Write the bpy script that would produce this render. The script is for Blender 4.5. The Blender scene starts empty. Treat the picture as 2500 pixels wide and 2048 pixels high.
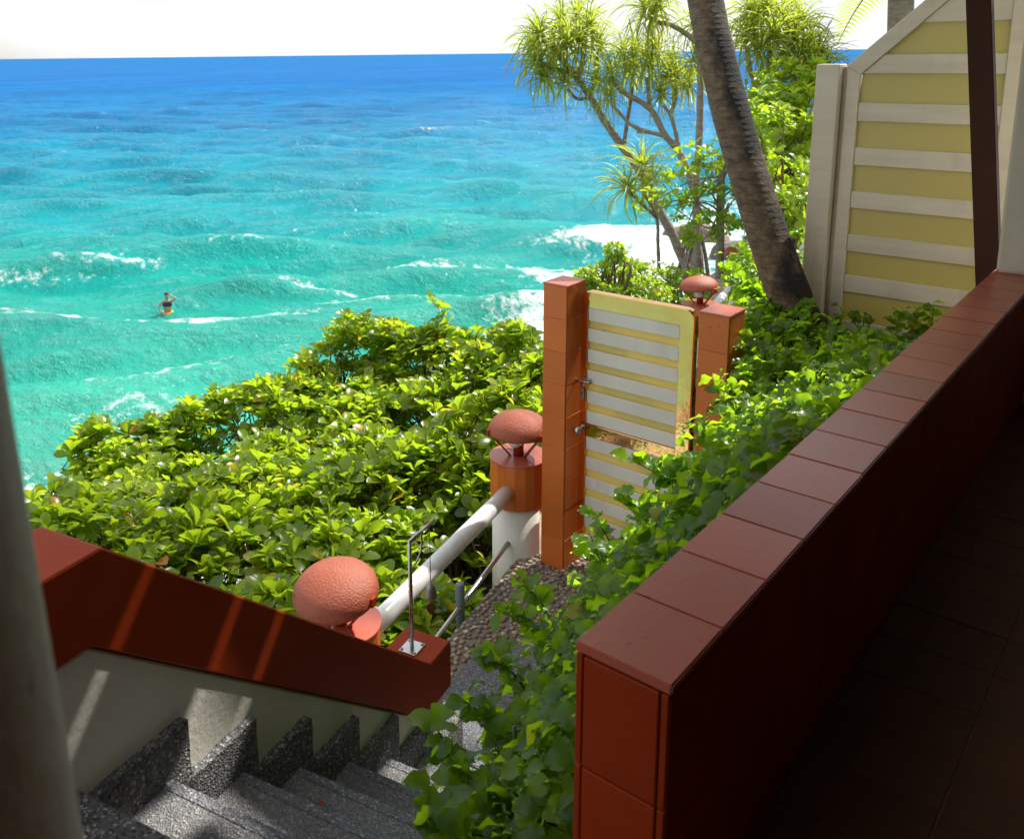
import bpy, bmesh, math, random
import numpy as np
from mathutils import Vector, Matrix
R = math.radians
rng = np.random.default_rng(7); random.seed(7)
scene = bpy.context.scene
COL = scene.collection

# ------------------------------------------------------------------ camera
F, CX, CY = 2226.5, 1113.25, 621.16          # focal length and principal point of the photograph, pixels of 2500 x 2048
YAW, PITCH, ROLL = .704928, .216412, -.01136
_f0 = Vector((-math.sin(YAW), math.cos(YAW), 0)); _r0 = Vector((math.cos(YAW), math.sin(YAW), 0)); _u0 = Vector((0, 0, 1))
_fw = math.cos(PITCH)*_f0 - math.sin(PITCH)*_u0; _uc = math.cos(PITCH)*_u0 + math.sin(PITCH)*_f0
_rt = math.cos(ROLL)*_r0 + math.sin(ROLL)*_uc; _up = -math.sin(ROLL)*_r0 + math.cos(ROLL)*_uc
cam = bpy.data.cameras.new('camera'); camo = bpy.data.objects.new('camera', cam); COL.objects.link(camo)
camo.matrix_world = Matrix(((_rt.x, _up.x, -_fw.x, 0), (_rt.y, _up.y, -_fw.y, 0), (_rt.z, _up.z, -_fw.z, 0), (0, 0, 0, 1)))
cam.sensor_fit = 'HORIZONTAL'; cam.sensor_width = 36; cam.lens = F/2500*36
cam.shift_x = (1250-CX)/2500; cam.shift_y = (CY-1024)/2500
cam.clip_start = .02; cam.clip_end = 60000
cam.dof.use_dof = True; cam.dof.focus_distance = 4.3; cam.dof.aperture_fstop = 6.0
scene.camera = camo
def ray(x, y): return _rt*((x-CX)/F) - _up*((y-CY)/F) + _fw
def at(x, y, d): return ray(x, y)*d                      # point at depth d on a pixel's ray
def c2(x, y, d): return at(1200+.4032*x, .4032*y, d)

# ------------------------------------------------------------------ world, sun, exposure
SUN_EL, SUN_AZ = 50, 5
world = bpy.data.worlds.new('World'); scene.world = world; world.use_nodes = True
nt = world.node_tree; nt.nodes.clear()
wo = nt.nodes.new('ShaderNodeOutputWorld'); bg = nt.nodes.new('ShaderNodeBackground'); sk = nt.nodes.new('ShaderNodeTexSky')
sk.sky_type = 'NISHITA'; sk.sun_disc = False; sk.sun_elevation = R(SUN_EL); sk.sun_rotation = R(SUN_AZ)
sk.air_density = 1.0; sk.dust_density = .9; sk.ozone_density = 1.0
tc = nt.nodes.new('ShaderNodeTexCoord'); mp = nt.nodes.new('ShaderNodeMapping'); mp.inputs['Scale'].default_value = (1.2, 1.2, 4.5)
nz = nt.nodes.new('ShaderNodeTexNoise'); nz.inputs['Scale'].default_value = 2.1; nz.inputs['Detail'].default_value = 7
cr = nt.nodes.new('ShaderNodeValToRGB'); cr.color_ramp.elements[0].position = .30; cr.color_ramp.elements[1].position = .47
mx = nt.nodes.new('ShaderNodeMix'); mx.data_type = 'RGBA'; mx.inputs[7].default_value = (6.0, 6.1, 6.3, 1)
nt.links.new(tc.outputs['Generated'], mp.inputs[0]); nt.links.new(mp.outputs[0], nz.inputs['Vector']); nt.links.new(nz.outputs[0], cr.inputs[0])
nt.links.new(cr.outputs[0], mx.inputs[0]); nt.links.new(sk.outputs[0], mx.inputs[6]); nt.links.new(mx.outputs[2], bg.inputs[0])
bg.inputs[1].default_value = .10; nt.links.new(bg.outputs[0], wo.inputs[0])
sun = bpy.data.lights.new('sun', 'SUN'); suno = bpy.data.objects.new('sun', sun); COL.objects.link(suno)
sun.energy = 4.6; sun.angle = R(.9); sun.color = (1, .95, .86)
SD = Vector((math.sin(R(SUN_AZ))*math.cos(R(SUN_EL)), math.cos(R(SUN_AZ))*math.cos(R(SUN_EL)), math.sin(R(SUN_EL))))
suno.rotation_euler = SD.to_track_quat('Z', 'Y').to_euler(); suno.location = (0, 0, 30)
vs = scene.view_settings; vs.view_transform = 'Standard'; vs.look = 'None'; vs.gamma = 1; vs.exposure = .80; vs.use_curve_mapping = False

# ------------------------------------------------------------------ materials
def newmat(name):
    m = bpy.data.materials.new(name); m.use_nodes = True; t = m.node_tree
    return m, t, t.nodes['Principled BSDF'], t.nodes['Material Output']
def N(t, k, **kw):
    n = t.nodes.new(k)
    for a, b in kw.items():
        if a.startswith('i_'): n.inputs[a[2:].replace('_', ' ')].default_value = b
        else: setattr(n, a, b)
    return n
def noise(t, scale, detail=5, rough=.55, stretch=None, src=None):
    g = N(t, 'ShaderNodeNewGeometry'); n = N(t, 'ShaderNodeTexNoise'); n.inputs['Scale'].default_value = scale
    n.inputs['Detail'].default_value = detail; n.inputs['Roughness'].default_value = rough
    if stretch:
        mpn = N(t, 'ShaderNodeMapping'); mpn.inputs['Scale'].default_value = stretch
        t.links.new(g.outputs['Position'], mpn.inputs[0]); t.links.new(mpn.outputs[0], n.inputs['Vector'])
    else: t.links.new(g.outputs['Position'], n.inputs['Vector'])
    return n
def ramp(t, src, stops):
    r = N(t, 'ShaderNodeValToRGB'); e = r.color_ramp.elements
    while len(e) < len(stops): e.new(.5)
    for q, (p, c) in zip(e, stops): q.position = p; q.color = (*c, 1) if len(c) == 3 else c
    t.links.new(src, r.inputs[0]); return r
def mixc(t, fac, a, b, mode='MIX'):
    m = N(t, 'ShaderNodeMix', data_type='RGBA', blend_type=mode)
    for s, v in ((0, fac), (6, a), (7, b)):
        if hasattr(v, 'links'): t.links.new(v, m.inputs[s])
        elif s == 0: m.inputs[0].default_value = v
        else: m.inputs[s].default_value = (*v, 1)
    return m.outputs[2]
def bump(t, bs, h, strength, dist=.01):
    b = N(t, 'ShaderNodeBump'); b.inputs['Strength'].default_value = strength; b.inputs['Distance'].default_value = dist
    t.links.new(h, b.inputs['Height']); t.links.new(b.outputs[0], bs.inputs['Normal']); return b
def surf(name, a, b, scale=6, rough=.5, bscale=60, bs=.3, bd=.004, spot=None, metallic=0, stretch=None, spec=.5, spotscale=40, spotpos=.62, vary=.12, drip=0):
    m, t, p, o = newmat(name)
    n = noise(t, scale, 6, .6, stretch); c = mixc(t, ramp(t, n.outputs[0], [(.35, (0, 0, 0)), (.65, (1, 1, 1))]).outputs[0], a, b)
    if spot:
        n2 = noise(t, spotscale, 3, .6); c = mixc(t, ramp(t, n2.outputs[0], [(spotpos, (0, 0, 0)), (spotpos+.05, (1, 1, 1))]).outputs[0], c, spot)
    if drip:
        n4 = noise(t, 7, 5, .6, (1, 1, .12)); n5 = noise(t, 1.3, 4, .6); mm = N(t, 'ShaderNodeMath', operation='MULTIPLY'); t.links.new(ramp(t, n4.outputs[0], [(.5, (0, 0, 0)), (.72, (1, 1, 1))]).outputs[0], mm.inputs[0]); t.links.new(ramp(t, n5.outputs[0], [(.42, (0, 0, 0)), (.62, (drip, drip, drip))]).outputs[0], mm.inputs[1])
        c = mixc(t, mm.outputs[0], c, tuple(x*.42 for x in (a[0], a[1]*.94, a[2]*.8)))
    if vary:
        oi = N(t, 'ShaderNodeObjectInfo'); vr = N(t, 'ShaderNodeMapRange'); vr.inputs[3].default_value = 1-vary; vr.inputs[4].default_value = 1+vary*.7; t.links.new(oi.outputs['Random'], vr.inputs[0]); c = mixc(t, 1.0, c, vr.outputs[0], 'MULTIPLY')
    t.links.new(c, p.inputs['Base Color'])
    n3 = noise(t, bscale, 4, .6, stretch); bump(t, p, n3.outputs[0], bs, bd)
    rr = N(t, 'ShaderNodeMapRange'); rr.inputs[3].default_value = max(0, rough-.1); rr.inputs[4].default_value = min(1, rough+.12)
    t.links.new(n.outputs[0], rr.inputs[0]); t.links.new(rr.outputs[0], p.inputs['Roughness'])
    p.inputs['Metallic'].default_value = metallic; p.inputs['Specular IOR Level'].default_value = spec
    return m
RED = (.29, .033, .005); RED2 = (.34, .043, .008)
M = {}
M['red'] = surf('terracotta_paint', RED, RED2, 3.5, .5, 90, .35, .003, spec=.12, spot=(.10, .025, .015), spotscale=55, spotpos=.70)
M['cap'] = surf('terracotta_tile_paint', (.42, .078, .040), (.50, .105, .056), 3, .35, 120, .22, .002, spot=(.20, .042, .024), spotscale=46, spotpos=.665, stretch=(1, .35, 1), vary=.18)
_p = M['cap'].node_tree.nodes['Principled BSDF']; _p.inputs['Coat Weight'].default_value = .3; _p.inputs['Coat Roughness'].default_value = .32; _p.inputs['Specular IOR Level'].default_value = .7
M['post'] = surf('orange_tile_paint', (.58, .135, .018), (.66, .17, .024), 3, .42, 90, .3, .002, spot=(.42, .09, .014), spotscale=26, spotpos=.68)
M['dome'] = surf('flaking_terracotta', (.31, .064, .028), (.39, .092, .041), 5, .5, 95, 1.0, .006, spot=(.36, .07, .035), spotscale=30, spotpos=.6)
M['white'] = surf('white_wall_paint', (.84, .81, .73), (.76, .73, .65), 2.2, .6, 55, .5, .004, spot=(.42, .38, .31), spotscale=38, spotpos=.72, drip=.55)
M['cream'] = surf('cream_wall_paint', (.62, .55, .42), (.55, .48, .36), 2.2, .6, 70, .4, .003)
M['slat'] = surf('white_board_paint', (.60, .535, .425), (.53, .47, .365), 2.5, .45, 40, .15, .002, stretch=(1, 1, 8), drip=.35, vary=.06)
M['gateslat'] = surf('white_enamel', (.82, .78, .70), (.76, .72, .64), 4, .35, 60, .1, .001, drip=.4, vary=.06)
M['brown'] = surf('brown_painted_steel', (.060, .021, .012), (.08, .03, .017), 4, .6, 50, .15, .002, spec=.15)
M['floor'] = surf('brown_glazed_tile', (.14, .050, .018), (.18, .064, .023), 5, .65, 40, .2, .002)
M['grout'] = surf('pale_grout', (.20, .09, .05), (.26, .12, .07), 8, .8)
M['soil'] = surf('dark_soil', (.030, .020, .012), (.075, .050, .028), 3, .95, 14, 1, .05)
M['rock'] = surf('brown_rock', (.10, .075, .06), (.22, .18, .15), .8, .85, 3, 1, .25)
M['pipe'] = surf('white_pipe_paint', (.80, .80, .80), (.72, .72, .73), 3, .22, 50, .1, .001, drip=.35)
M['steel'] = surf('brushed_steel', (.55, .55, .56), (.44, .43, .43), 10, .28, 200, .1, .0005, metallic=1, spot=(.25, .13, .07), spotscale=22, spotpos=.68)
M['brass'] = surf('polished_gilt_steel', (.90, .50, .22), (.80, .42, .16), 5, .09, 5, .35, .012, metallic=1)
M['bell'] = surf('weathered_bronze', (.20, .18, .16), (.34, .32, .28), 20, .45, 90, .3, .002, metallic=.7)
M['sail'] = surf('dark_copper', (.10, .04, .03), (.14, .06, .04), 20, .5, metallic=.5)
M['roofm'] = surf('roof_boards', (.05, .035, .025), (.07, .05, .035), 4, .8)
M['stem'] = surf('green_stem', (.06, .11, .02), (.09, .10, .03), 12, .6)
M['branch'] = surf('brown_twig', (.10, .065, .04), (.17, .11, .07), 10, .85, 40, .6, .006)
M['bark'] = surf('grey_pandanus_bark', (.20, .165, .135), (.33, .28, .235), 6, .85, 25, .8, .02, stretch=(1, 1, 3))
def speckle(name, dark, mid, light, sc, wet=.8):
    m, t, p, o = newmat(name)
    v = N(t, 'ShaderNodeTexVoronoi'); v.inputs['Scale'].default_value = sc; g = N(t, 'ShaderNodeNewGeometry'); t.links.new(g.outputs['Position'], v.inputs['Vector'])
    sp = N(t, 'ShaderNodeSeparateColor'); t.links.new(v.outputs['Color'], sp.inputs[0])
    c = ramp(t, sp.outputs[0], [(.0, dark), (.55, mid), (.86, mid), (.93, light)]).outputs[0]
    n = noise(t, 2.5, 5); c = mixc(t, ramp(t, n.outputs[0], [(.3, (.62, .62, .62)), (.7, (1, 1, 1))]).outputs[0], (.0, .0, .0), c)
    t.links.new(c, p.inputs['Base Color']); p.inputs['Roughness'].default_value = wet
    bump(t, p, v.outputs['Distance'], .9, .006); return m
M['step'] = speckle('dark_pebbledash', (.040, .041, .046), (.17, .172, .18), (.48, .46, .42), 150)
M['tread'] = speckle('grey_pebbledash', (.13, .13, .135), (.235, .235, .24), (.42, .41, .39), 190)
M['pathm'] = speckle('grey_pebble_wash', (.10, .105, .12), (.20, .205, .225), (.40, .40, .41), 150)
M['mortar'] = surf('pebble_mortar', (.17, .14, .11), (.24, .20, .16), 9, .9, 60, .6, .006)
# yellow translucent sheet
def sheet(name, col, tr):
    m, t, p, o = newmat(name); p.inputs['Roughness'].default_value = .35
    n = noise(t, 1.6, 4); w = N(t, 'ShaderNodeTexWave'); w.inputs['Scale'].default_value = 28; w.bands_direction = 'X'
    g = N(t, 'ShaderNodeNewGeometry'); t.links.new(g.outputs['Position'], w.inputs['Vector']); bump(t, p, w.outputs[0], .12, .003)
    c = mixc(t, n.outputs[0], col, tuple(x*.86 for x in col)); t.links.new(c, p.inputs['Base Color'])
    tl = N(t, 'ShaderNodeBsdfTranslucent'); t.links.new(c, tl.inputs[0]); ms = N(t, 'ShaderNodeMixShader'); ms.inputs[0].default_value = tr
    t.links.new(p.outputs[0], ms.inputs[1]); t.links.new(tl.outputs[0], ms.inputs[2]); t.links.new(ms.outputs[0], o.inputs[0]); return m
M['yellow'] = sheet('yellow_fibreglass', (.54, .46, .15), .18)
M['gateyellow'] = sheet('yellow_gate_sheet', (.88, .72, .22), .2)
def leafmat(name, tr=.42, rough=.32, spec=.5, gain=1.0, tcol=(.45, .62, .03)):
    m, t, p, o = newmat(name)
    a = N(t, 'ShaderNodeAttribute', attribute_name='tint'); n = noise(t, 30, 3)
    c = mixc(t, n.outputs[0], a.outputs['Color'], tuple([.0, .0, .0])); c = mixc(t, .25, a.outputs['Color'], c)
    t.links.new(c, p.inputs['Base Color']); p.inputs['Roughness'].default_value = rough; p.inputs['Specular IOR Level'].default_value = spec
    tl = N(t, 'ShaderNodeBsdfTranslucent'); yl = mixc(t, .55, a.outputs['Color'], tcol); 
    bright = mixc(t, 1.0, yl, (1.9*gain, 1.9*gain, 1.1*gain), 'MULTIPLY'); t.links.new(bright, tl.inputs[0])
    ms = N(t, 'ShaderNodeMixShader'); ms.inputs[0].default_value = tr
    t.links.new(p.outputs[0], ms.inputs[1]); t.links.new(tl.outputs[0], ms.inputs[2]); t.links.new(ms.outputs[0], o.inputs[0]); return m
M['leaf'] = leafmat('glossy_leaf', .45, .30, .5)
M['vine'] = leafmat('vine_leaf', .52, .33, .45, 1.05, (.42, .66, .02))
M['pand'] = leafmat('pandanus_leaf', .50, .38, .5, 1.0, (.45, .52, .06))
# palm bark: ring scars, dark lichen, right-half shade painted into the colour
def palmbark():
    m, t, p, o = newmat('palm_bark')
    n = noise(t, 14, 6, .65, (1, 1, 2.2)); base = ramp(t, n.outputs[0], [(.3, (.06, .043, .028)), (.55, (.17, .12, .075)), (.75, (.26, .19, .12))]).outputs[0]
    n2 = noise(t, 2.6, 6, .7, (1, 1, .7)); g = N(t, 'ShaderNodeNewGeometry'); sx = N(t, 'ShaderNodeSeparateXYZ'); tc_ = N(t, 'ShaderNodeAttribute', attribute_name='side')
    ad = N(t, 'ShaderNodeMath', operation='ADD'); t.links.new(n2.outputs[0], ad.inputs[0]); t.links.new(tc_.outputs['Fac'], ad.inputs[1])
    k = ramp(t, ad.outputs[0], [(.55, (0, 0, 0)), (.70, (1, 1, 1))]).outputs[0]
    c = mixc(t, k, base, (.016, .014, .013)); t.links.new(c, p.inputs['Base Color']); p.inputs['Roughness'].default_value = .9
    n3 = noise(t, 40, 5, .7, (1, 1, 2)); bump(t, p, n3.outputs[0], .8, .02); return m
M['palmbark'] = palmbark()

# ------------------------------------------------------------------ mesh helpers
def link(o, parent=None, label=None, cat=None, group=None, kind=None):
    if o.name not in COL.objects: COL.objects.link(o)
    if parent is not None: o.parent = parent
    if label: o['label'] = label
    if cat: o['category'] = cat
    if group: o['group'] = group
    if kind: o['kind'] = kind
    return o
def empty(name, label=None, cat=None, loc=(0, 0, 0), rz=0, group=None, kind=None):
    o = bpy.data.objects.new(name, None); o.empty_display_size = .1; o.location = loc; o.rotation_euler = (0, 0, rz)
    return link(o, None, label, cat, group, kind)
def mesh_np(name, V, Fs, mat, smooth=False, tint=None):
    me = bpy.data.meshes.new(name)
    if isinstance(Fs, np.ndarray):
        V = np.asarray(V, np.float32); nf, k = Fs.shape
        me.vertices.add(len(V)); me.vertices.foreach_set('co', V.ravel()); me.loops.add(nf*k); me.loops.foreach_set('vertex_index', Fs.astype(np.int32).ravel())
        me.polygons.add(nf); me.polygons.foreach_set('loop_start', np.arange(0, nf*k, k, dtype=np.int32)); me.update(calc_edges=True)
    else: me.from_pydata([tuple(v) for v in V], [], Fs); me.update()
    if smooth: me.polygons.foreach_set('use_smooth', np.ones(len(me.polygons), bool))
    if tint is not None:
        a = me.attributes.new('tint', 'FLOAT_COLOR', 'POINT'); c = np.ones((len(me.vertices), 4), np.float32); c[:, :3] = tint; a.data.foreach_set('color', c.ravel())
    if mat is not None: me.materials.append(mat)
    me.validate(); return me
def ob(name, me, parent=None, loc=(0, 0, 0), rot=(0, 0, 0), **kw):
    o = bpy.data.objects.new(name, me); o.location = loc; o.rotation_euler = rot; return link(o, parent, **kw)
def bm_mesh(name, bm, mat, smooth=False):
    me = bpy.data.meshes.new(name); bmesh.ops.recalc_face_normals(bm, faces=bm.faces[:]); bm.to_mesh(me); bm.free(); me.materials.append(mat)
    if smooth:
        for p in me.polygons: p.use_smooth = True
    return me
def cbox(name, size, mat, ch=.003, seg=1):                # chamfered box centred on its base
    bm = bmesh.new(); bmesh.ops.create_cube(bm, size=1)
    for v in bm.verts: v.co = Vector((v.co.x*size[0], v.co.y*size[1], (v.co.z+.5)*size[2]))
    if ch: bmesh.ops.bevel(bm, geom=bm.edges[:], offset=ch, segments=seg, affect='EDGES', clamp_overlap=True)
    return bm_mesh(name, bm, mat)
def lohi(name, lo, hi, mat, parent=None, ch=.003, seg=1, **kw):
    s = [hi[i]-lo[i] for i in range(3)]; return ob(name, cbox(name, s, mat, ch, seg), parent, ((lo[0]+hi[0])/2, (lo[1]+hi[1])/2, lo[2]), **kw)
def prism(name, poly, lo, hi, axis, mat, ch=.004):       # polygon extruded along an axis; poly gives the other two coordinates
    bm = bmesh.new()
    def P(a, b, c): return {'x': (c, a, b), 'y': (a, c, b), 'z': (a, b, c)}[axis]
    A = [bm.verts.new(P(a, b, lo)) for a, b in poly]; B = [bm.verts.new(P(a, b, hi)) for a, b in poly]; n = len(poly)
    bm.faces.new(A); bm.faces.new(B[::-1])
    for i in range(n): bm.faces.new((A[i], A[(i+1) % n], B[(i+1) % n], B[i]))
    bmesh.ops.recalc_face_normals(bm, faces=bm.faces[:])
    if ch: bmesh.ops.bevel(bm, geom=bm.edges[:], offset=ch, segments=1, affect='EDGES', clamp_overlap=True)
    return bm_mesh(name, bm, mat)
def tubes_np(paths, n=8):                                  # list of (points, radii) -> verts, quads
    V = []; Fq = []; off = 0
    for pts, rad in paths:
        P = np.array([tuple(p) for p in pts], float); k = len(P); T = np.gradient(P, axis=0); T /= np.linalg.norm(T, axis=1)[:, None]+1e-9
        ref = np.array([0, 0, 1.]) if abs(T[0, 2]) < .9 else np.array([1., 0, 0]); r = np.broadcast_to(np.asarray(rad, float), (k,))
        for i in range(k):
            u = np.cross(T[i], ref); u /= np.linalg.norm(u)+1e-9; w = np.cross(u, T[i]); ref = w if abs(np.dot(w, T[i])) < .9 else ref
            a = np.arange(n)*2*math.pi/n; V.append(P[i]+r[i]*(np.cos(a)[:, None]*u+np.sin(a)[:, None]*w))
        idx = np.arange(k*n).reshape(k, n)+off
        Fq.append(np.stack([idx[:-1], np.roll(idx, -1, 1)[:-1], np.roll(idx, -1, 1)[1:], idx[1:]], -1).reshape(-1, 4))
        V.append(P[[0, -1]]); c0 = off+k*n
        e = np.arange(n); Fq.append(np.stack([np.full(n, c0), idx[0][(e+1) % n], idx[0][e], np.full(n, c0)], 1)); Fq.append(np.stack([np.full(n, c0+1), idx[-1][e], idx[-1][(e+1) % n], np.full(n, c0+1)], 1)); off += k*n+2
    return np.concatenate(V), [tuple(dict.fromkeys(f)) for f in np.concatenate(Fq).tolist()]
def tube(name, paths, mat, parent=None, n=10, **kw):
    V, Fq = tubes_np(paths, n); return ob(name, mesh_np(name, V, Fq, mat, True), parent, **kw)
def lathe(name, prof, mat, n=32, smooth=True, jitter=0):
    V = []; Fq = []
    for r, z in prof:
        for i in range(n):
            a = 2*math.pi*i/n; j = 1+jitter*(random.random()-.5); V.append((r*j*math.cos(a), r*j*math.sin(a), z))
    for k in range(len(prof)-1):
        for i in range(n): Fq.append((k*n+i, k*n+(i+1) % n, (k+1)*n+(i+1) % n, (k+1)*n+i))
    Fq.append(tuple(range(n))[::-1]); Fq.append(tuple((len(prof)-1)*n+i for i in range(n)))
    return mesh_np(name, V, Fq, mat, smooth)
def bez(pts, n=12):                                        # Catmull-Rom through points
    P = [Vector(p) for p in pts]; P = [P[0]*2-P[1]]+P+[P[-1]*2-P[-2]]; out = []
    for i in range(1, len(P)-2):
        for k in range(n):
            t = k/n; a, b, c, d = P[i-1:i+3]
            out.append(.5*((2*b)+(c-a)*t+(2*a-5*b+4*c-d)*t*t+(3*b-a-3*c+d)*t*t*t))
    out.append(P[-2]); return out
def vnoise(x, y, s=1.0, seed=0):
    x = np.asarray(x)*s+seed*17.3; y = np.asarray(y)*s-seed*9.1; x0 = np.floor(x); y0 = np.floor(y); fx = x-x0; fy = y-y0; fx = fx*fx*(3-2*fx); fy = fy*fy*(3-2*fy)
    def h(a, b): q = np.sin(a*127.1+b*311.7)*43758.5453; return q-np.floor(q)
    return (h(x0, y0)*(1-fx)+h(x0+1, y0)*fx)*(1-fy)+(h(x0, y0+1)*(1-fx)+h(x0+1, y0+1)*fx)*fy

# ------------------------------------------------------------------ the sea
SEA = -11.0
TH = R(12.2); CA, SA_ = math.cos(TH), math.sin(TH)         # the stairs and the path run 12 degrees left of the balcony wall
def loc2w(b, s): return (b*CA-s*SA_, b*SA_+s*CA)
wv = []
wr = np.random.default_rng(3)
for lam in np.geomspace(.9, 17, 46):
    ang = R(180-40.4)+wr.normal(0, .30); amp = .0115*lam**1.04*wr.uniform(.6, 1.25); wv.append((2*math.pi/lam, math.sin(ang), math.cos(ang), amp, wr.uniform(0, 6.28)))
def sea_h(x, y):
    u = -x*math.sin(R(40.4))+y*math.cos(R(40.4)); v = x*math.cos(R(40.4))+y*math.sin(R(40.4))
    d = np.hypot(x, y); fade = np.clip(1.25-d/420, 0, 1); h = np.zeros_like(d)
    for k, dx, dy, a, ph in wv:
        lam = 2*math.pi/k; f = np.clip(1.6-d/(lam*46), 0, 1); q = np.sin(k*(x*dx+y*dy)+ph); h += a*f*(q+.25*np.abs(q)**3)
    h *= np.clip((d-14)/14, .3, 1)*fade
    for u0, amp, w, tilt in ((35.5, .72, 1.9, .05), (50, .30, 1.6, -.06), (72, .32, 2.2, .05), (26, .26, 1.4, .08), (100, .4, 3, -.03), (61, .26, 1.7, .0)):
        uu = u-u0-tilt*v-2.2*np.sin(v*.06+u0)-1.2*np.sin(v*.17+u0*2); prof = np.where(uu < 0, np.exp(-(uu/w)**2), np.exp(-(uu/(w*1.9))**2)); h += amp*prof*(.35+.65*vnoise(v, u0+0*v, .07, u0))
    return h
def build_sea():
    us = [-40.0]
    while us[-1] < 30000:
        u = us[-1]; us.append(u+(8 if u < 0 else .22+.0042*max(0, u-20) if u < 420 else u*.06))
    us = np.array(us); m = 330; s = np.linspace(-1, 1, m); s = np.sign(s)*np.abs(s)**1.15
    Ug, Sg = np.meshgrid(us, s, indexing='ij'); Vg = Sg*(np.abs(Ug)*.82+34)
    a = R(40.4); x = -Ug*math.sin(a)+Vg*math.cos(a); y = Ug*math.cos(a)+Vg*math.sin(a); z = SEA+sea_h(x, y)
    V = np.stack([x, y, z], -1).reshape(-1, 3); n, k = x.shape; idx = np.arange(n*k).reshape(n, k)
    Fq = np.stack([idx[:-1, :-1], idx[:-1, 1:], idx[1:, 1:], idx[1:, :-1]], -1).reshape(-1, 4)
    me = mesh_np('sea', V, Fq, None, True)
    # foam: breaker crests, the wash at the left shore and around the boulder
    h = z-SEA; foam = np.zeros_like(x)
    slope = np.gradient(h, axis=0)
    foam += np.clip((h-.95)*1.6, 0, .45)*np.clip(vnoise(x, y, .16, 5)*3-1.5, 0, 1)
    foam += .62*np.exp(-(((x+22.5)/5.5)**2+((y-48.5)/6.5)**2)); foam += .5*np.exp(-(((x+17)/6)**2+((y-38)/7)**2)); foam += .75*np.exp(-(((x+24)/4)**2+((y-37)/1.4)**2))
    foam += 1.0*np.exp(-(((x+20.5)/3.0)**2+((y-8.2)/2.4)**2)); foam += .45*np.exp(-(((x+24)/3)**2+((y-13.5)/2.5)**2))
    uu = x*CA+y*SA_
    foam += .9*np.exp(-((uu+12.6)/1.6)**2)*np.clip((44-np.hypot(x, y))/25, 0, 1)+.55*np.exp(-((uu+13)/3)**2)*np.clip((np.hypot(x, y)-24)/12, 0, 1)
    for px, py, L, w, ang, st in ((-27.0, 27.5, 5.5, .8, .8, .7), (-31.5, 27.5, 3.5, .7, .6, .65), (-36, 16, 5, .7, .7, .6), (-30, 21.5, 4.5, .9, .8, .6), (-44, 24, 4.5, .8, .7, .6), (-31, 33, 6, .7, .8, .65), (-27, 17, 5, 1.0, 1.2, .5), (-26, 44, 5, .8, .7, .8), (-46, 20, 5, .6, .75, .6)):
        dx, dy = x-px, y-py; p = dx*math.cos(ang)+dy*math.sin(ang); q = -dx*math.sin(ang)+dy*math.cos(ang); foam += st*np.exp(-(p/L)**2-(q/w)**2)
    at_ = me.attributes.new('foam', 'FLOAT', 'POINT'); at_.data.foreach_set('value', np.clip(foam, 0, 1.2).astype(np.float32).ravel())
    m_, t, p, o = newmat('sea_water'); me.materials.append(m_)
    g = N(t, 'ShaderNodeNewGeometry'); ln = N(t, 'ShaderNodeVectorMath', operation='DOT_PRODUCT'); ln.inputs[1].default_value = (-math.sin(a)*.92-.03, math.cos(a)*.92, 0); t.links.new(g.outputs['Position'], ln.inputs[0])
    lg = N(t, 'ShaderNodeMath', operation='LOGARITHM'); lg.inputs[1].default_value = 10; t.links.new(ln.outputs['Value'], lg.inputs[0])
    mr = N(t, 'ShaderNodeMapRange'); mr.inputs[1].default_value = 1.1; mr.inputs[2].default_value = 3.3; t.links.new(lg.outputs[0], mr.inputs[0])
    n0 = noise(t, .05, 4, .6, (1, 1, 0)); ad = N(t, 'ShaderNodeMath', operation='MULTIPLY_ADD'); ad.inputs[1].default_value = .10; ad.inputs[2].default_value = -.05; t.links.new(n0.outputs[0], ad.inputs[0])
    sm = N(t, 'ShaderNodeMath', operation='ADD'); t.links.new(ad.outputs[0], sm.inputs[0]); t.links.new(mr.outputs[0], sm.inputs[1])
    # shallow sand-green, turquoise over sand, deep blue offshore
    body = ramp(t, sm.outputs[0], [(.0, (.20, .40, .27)), (.12, (.04, .33, .24)), (.23, (.0, .275, .235)), (.34, (.0, .235, .31)), (.49, (.0, .155, .35)), (.68, (.0, .115, .35)), (1, (.0, .12, .33))]).outputs[0]
    lane = noise(t, .012, 6, .65, (1.6, .7, 0)); lane2 = noise(t, .11, 6, .7, (1, 1, 0)); lm = N(t, 'ShaderNodeMath', operation='MULTIPLY'); t.links.new(lane.outputs[0], lm.inputs[0]); t.links.new(lane2.outputs[0], lm.inputs[1])
    body = mixc(t, 1.0, body, ramp(t, lm.outputs[0], [(.17, (.72, .74, .80)), (.34, (1.08, 1.08, 1.06))]).outputs[0], 'MULTIPLY')
    fa = N(t, 'ShaderNodeAttribute', attribute_name='foam'); fn = noise(t, 1.7, 9, .72, (1, 1, 0)); fn2 = noise(t, .35, 5, .6, (1, 1, 0))
    f1 = N(t, 'ShaderNodeMath', operation='MULTIPLY_ADD'); f1.inputs[1].default_value = .40; t.links.new(fa.outputs['Fac'], f1.inputs[0]); t.links.new(fn.outputs[0], f1.inputs[2])
    fm = ramp(t, f1.outputs[0], [(.68, (0, 0, 0)), (.88, (1, 1, 1))]).outputs[0]
    nl = t.nodes; nl.remove(p)
    # ripples
    b1 = noise(t, .55, 7, .68, (1, 1, 0)); b2 = noise(t, 3.2, 6, .65, (1, 1, 0)); s1 = N(t, 'ShaderNodeMath', operation='MULTIPLY_ADD'); s1.inputs[1].default_value = .24
    t.links.new(b2.outputs[0], s1.inputs[0]); t.links.new(b1.outputs[0], s1.inputs[2]); bp = N(t, 'ShaderNodeBump'); bp.inputs['Strength'].default_value = 1; bp.inputs['Distance'].default_value = .48; t.links.new(s1.outputs[0], bp.inputs['Height'])
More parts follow.
